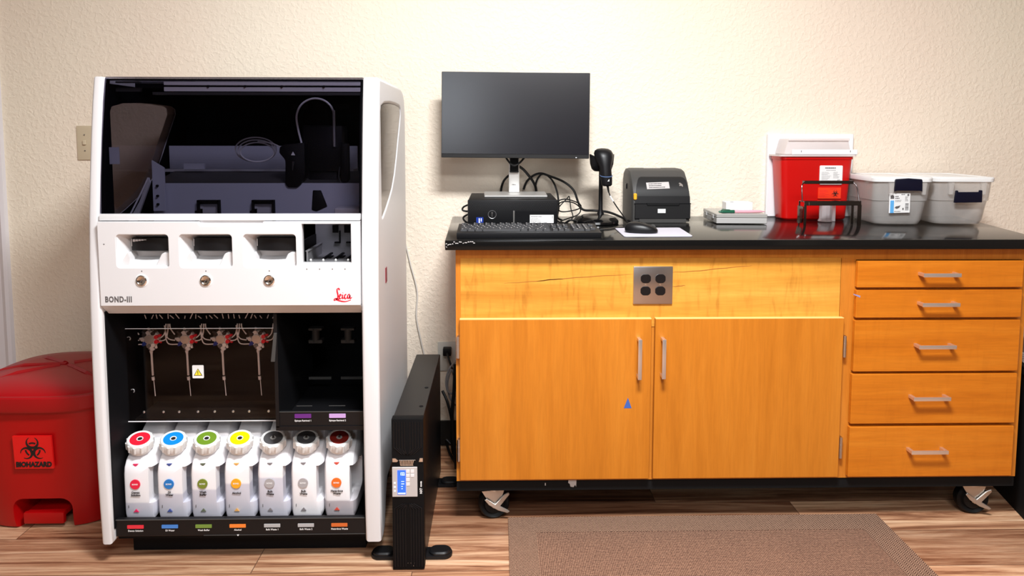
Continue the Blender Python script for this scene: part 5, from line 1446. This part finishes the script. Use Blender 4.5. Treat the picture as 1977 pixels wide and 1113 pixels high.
# ---- two clear totes
def tote(name, label, xa, xb, ya, yb, latched):
    t = thing(name, label, 'storage tote', ((xa+xb)/2, (ya+yb)/2, T), 0, 'clear storage totes')
    H = .152
    def ring(dx, dy, r, z): return rz_(xa+dx, xb-dx, ya+dy, yb-dy, r, z)
    MB().loft([ring(.030, .034, .03, T+.0004), ring(.020, .022, .034, T+.004), ring(.013, .014, .036, T+.018), ring(.006, .007, .03, T+.085), ring(.003, .004, .028, T+.088), ring(.003, .004, .026, T+.098), ring(0, 0, .024, T+H),
               ring(.002, .002, .022, T+H), ring(.005, .006, .024, T+.099), ring(.008, .009, .03, T+.085), ring(.015, .016, .034, T+.020), ring(.023, .026, .03, T+.0060)], True, True).build('box', M['tote'], t)
    l = MB().loft([ring(-.002, -.002, .022, T+H+.0005), ring(-.005, -.006, .024, T+H+.002), ring(-.006, -.007, .024, T+H+.014), ring(-.004, -.005, .024, T+H+.018), ring(.010, .010, .022, T+H+.019), ring(.013, .013, .02, T+H+.0145), ring(.028, .028, .02, T+H+.0145), ring(.031, .031, .02, T+H+.018), ring(.05, .05, .02, T+H+.019)]).build('lid', M['white2'], t)
    xc = (xa+xb)/2; w_ = .046
    xm = xc+(.010 if latched else .004)
    if latched:
        MB().prism([(xm-w_, T+.121), (xm-w_+.007, T+.124), (xm+w_-.007, T+.124), (xm+w_, T+.121), (xm+w_-.001, T+.158), (xm+w_-.003, T+.164), (xm, T+.167), (xm-w_+.003, T+.164), (xm-w_+.001, T+.158)], 'xz', ya-.016, ya-.008, .002, 2).build('latch', M['navy'], t)
    else:
        MB().prism([(xm-w_, T+.082), (xm+w_, T+.084), (xm+w_-.001, T+.126), (xm+w_-.010, T+.126), (xm+w_-.011, T+.120), (xm-w_+.012, T+.119), (xm-w_+.010, T+.125), (xm-w_+.004, T+.124)], 'xz', ya-.018, ya-.010, .002, 2).build('latch', M['navy'], t)
    for x in (xm-w_-.008, xm+w_+.008):
        MB().prism([(x-.006, T+.110), (x+.006, T+.110), (x+.009, T+H), (x-.009, T+H)], 'xz', ya-.012, ya+.001, .001, 1).build('latch_bracket', M['tote'], t)
    return t
t1 = tote('storage_tote', 'clear storage tote with a white lid and a paper label beside the red container', 1.318, 1.511, 2.362, 2.640, True)
la = MB().box(1.334, 1.404, 2.3585, 2.3595, T+.046, T+.1145, mtx=Matrix.Translation((1.403, 2.359, T+.08)) @ Matrix.Rotation(R(-2.), 4, 'Y') @ Matrix.Rotation(R(3.5), 4, 'X') @ Matrix.Translation((-1.369, -2.357, -T-.08))).build('paper_label', M['label'], t1, smooth=False)
ml_ = Matrix.Translation((1.403, 2.359, T+.08)) @ Matrix.Rotation(R(-2.), 4, 'Y') @ Matrix.Rotation(R(3.5), 4, 'X') @ Matrix.Translation((-1.369, -2.357, -T-.08))
yq = 2.3582
lab(MB().box(1.338, 1.350, yq-.0004, yq+.0006, T+.046, T+.090, mtx=ml_).build('colour_block', M['skyblue'], la, smooth=False), 'sky blue block')
mb = MB()
mb.prism([(1.338, T+.096), (1.350, T+.096), (1.350, T+.106), (1.344, T+.109), (1.338, T+.106)], 'xz', yq-.0004, yq+.0006, mtx=ml_)
sub = MB(); print_lines(sub, 1.354, 1.372, T+.094, T+.107, 2, yq-.0004, yq+.0006, .003, 21); print_lines(sub, 1.354, 1.376, T+.084, T+.092, 2, yq-.0004, yq+.0006, .0012, 22)
print_lines(sub, 1.374, 1.386, T+.108, T+.112, 1, yq-.0004, yq+.0006, .002, 23); print_lines(sub, 1.352, 1.376, T+.049, T+.053, 1, yq-.0004, yq+.0006, .0018, 24); print_lines(sub, 1.387, 1.401, T+.086, T+.104, 6, yq-.0004, yq+.0006, .0008, 25)
for k in range(4):
    for j in range(9): sub.box(1.388+.0013*j, 1.388+.0013*j+.0004+.0004*((j*k) % 2), yq-.0004, yq+.0006, T+.054+.0065*k, T+.0595+.0065*k)
sub.prism(circ(1.397, T+.108, .0035, 14), 'xz', yq-.0004, yq+.0006)
sub.prism([(1.353, T+.064), (1.360, T+.060), (1.368, T+.064), (1.372, T+.072), (1.364, T+.070), (1.357, T+.069)], 'xz', yq-.0004, yq+.0006)
sub.box(1.379, 1.383, yq-.0004, yq+.0006, T+.056, T+.063)
me_ = raw(sub); mb.add_mesh(me_, ml_)
mb.build('print', M['darkink'], la, smooth=False)
t2 = tote('storage_tote', 'clear storage tote with a white lid and a lowered navy latch, nearest the right wall end', 1.534, 1.730, 2.366, 2.640, False)
tag(t2, 'unlabelled clear storage tote with a white lid and its navy latch hanging open', 'storage tote', 'clear storage totes')

t1.rotation_euler.z = R(-5); t2.rotation_euler.z = R(-5)
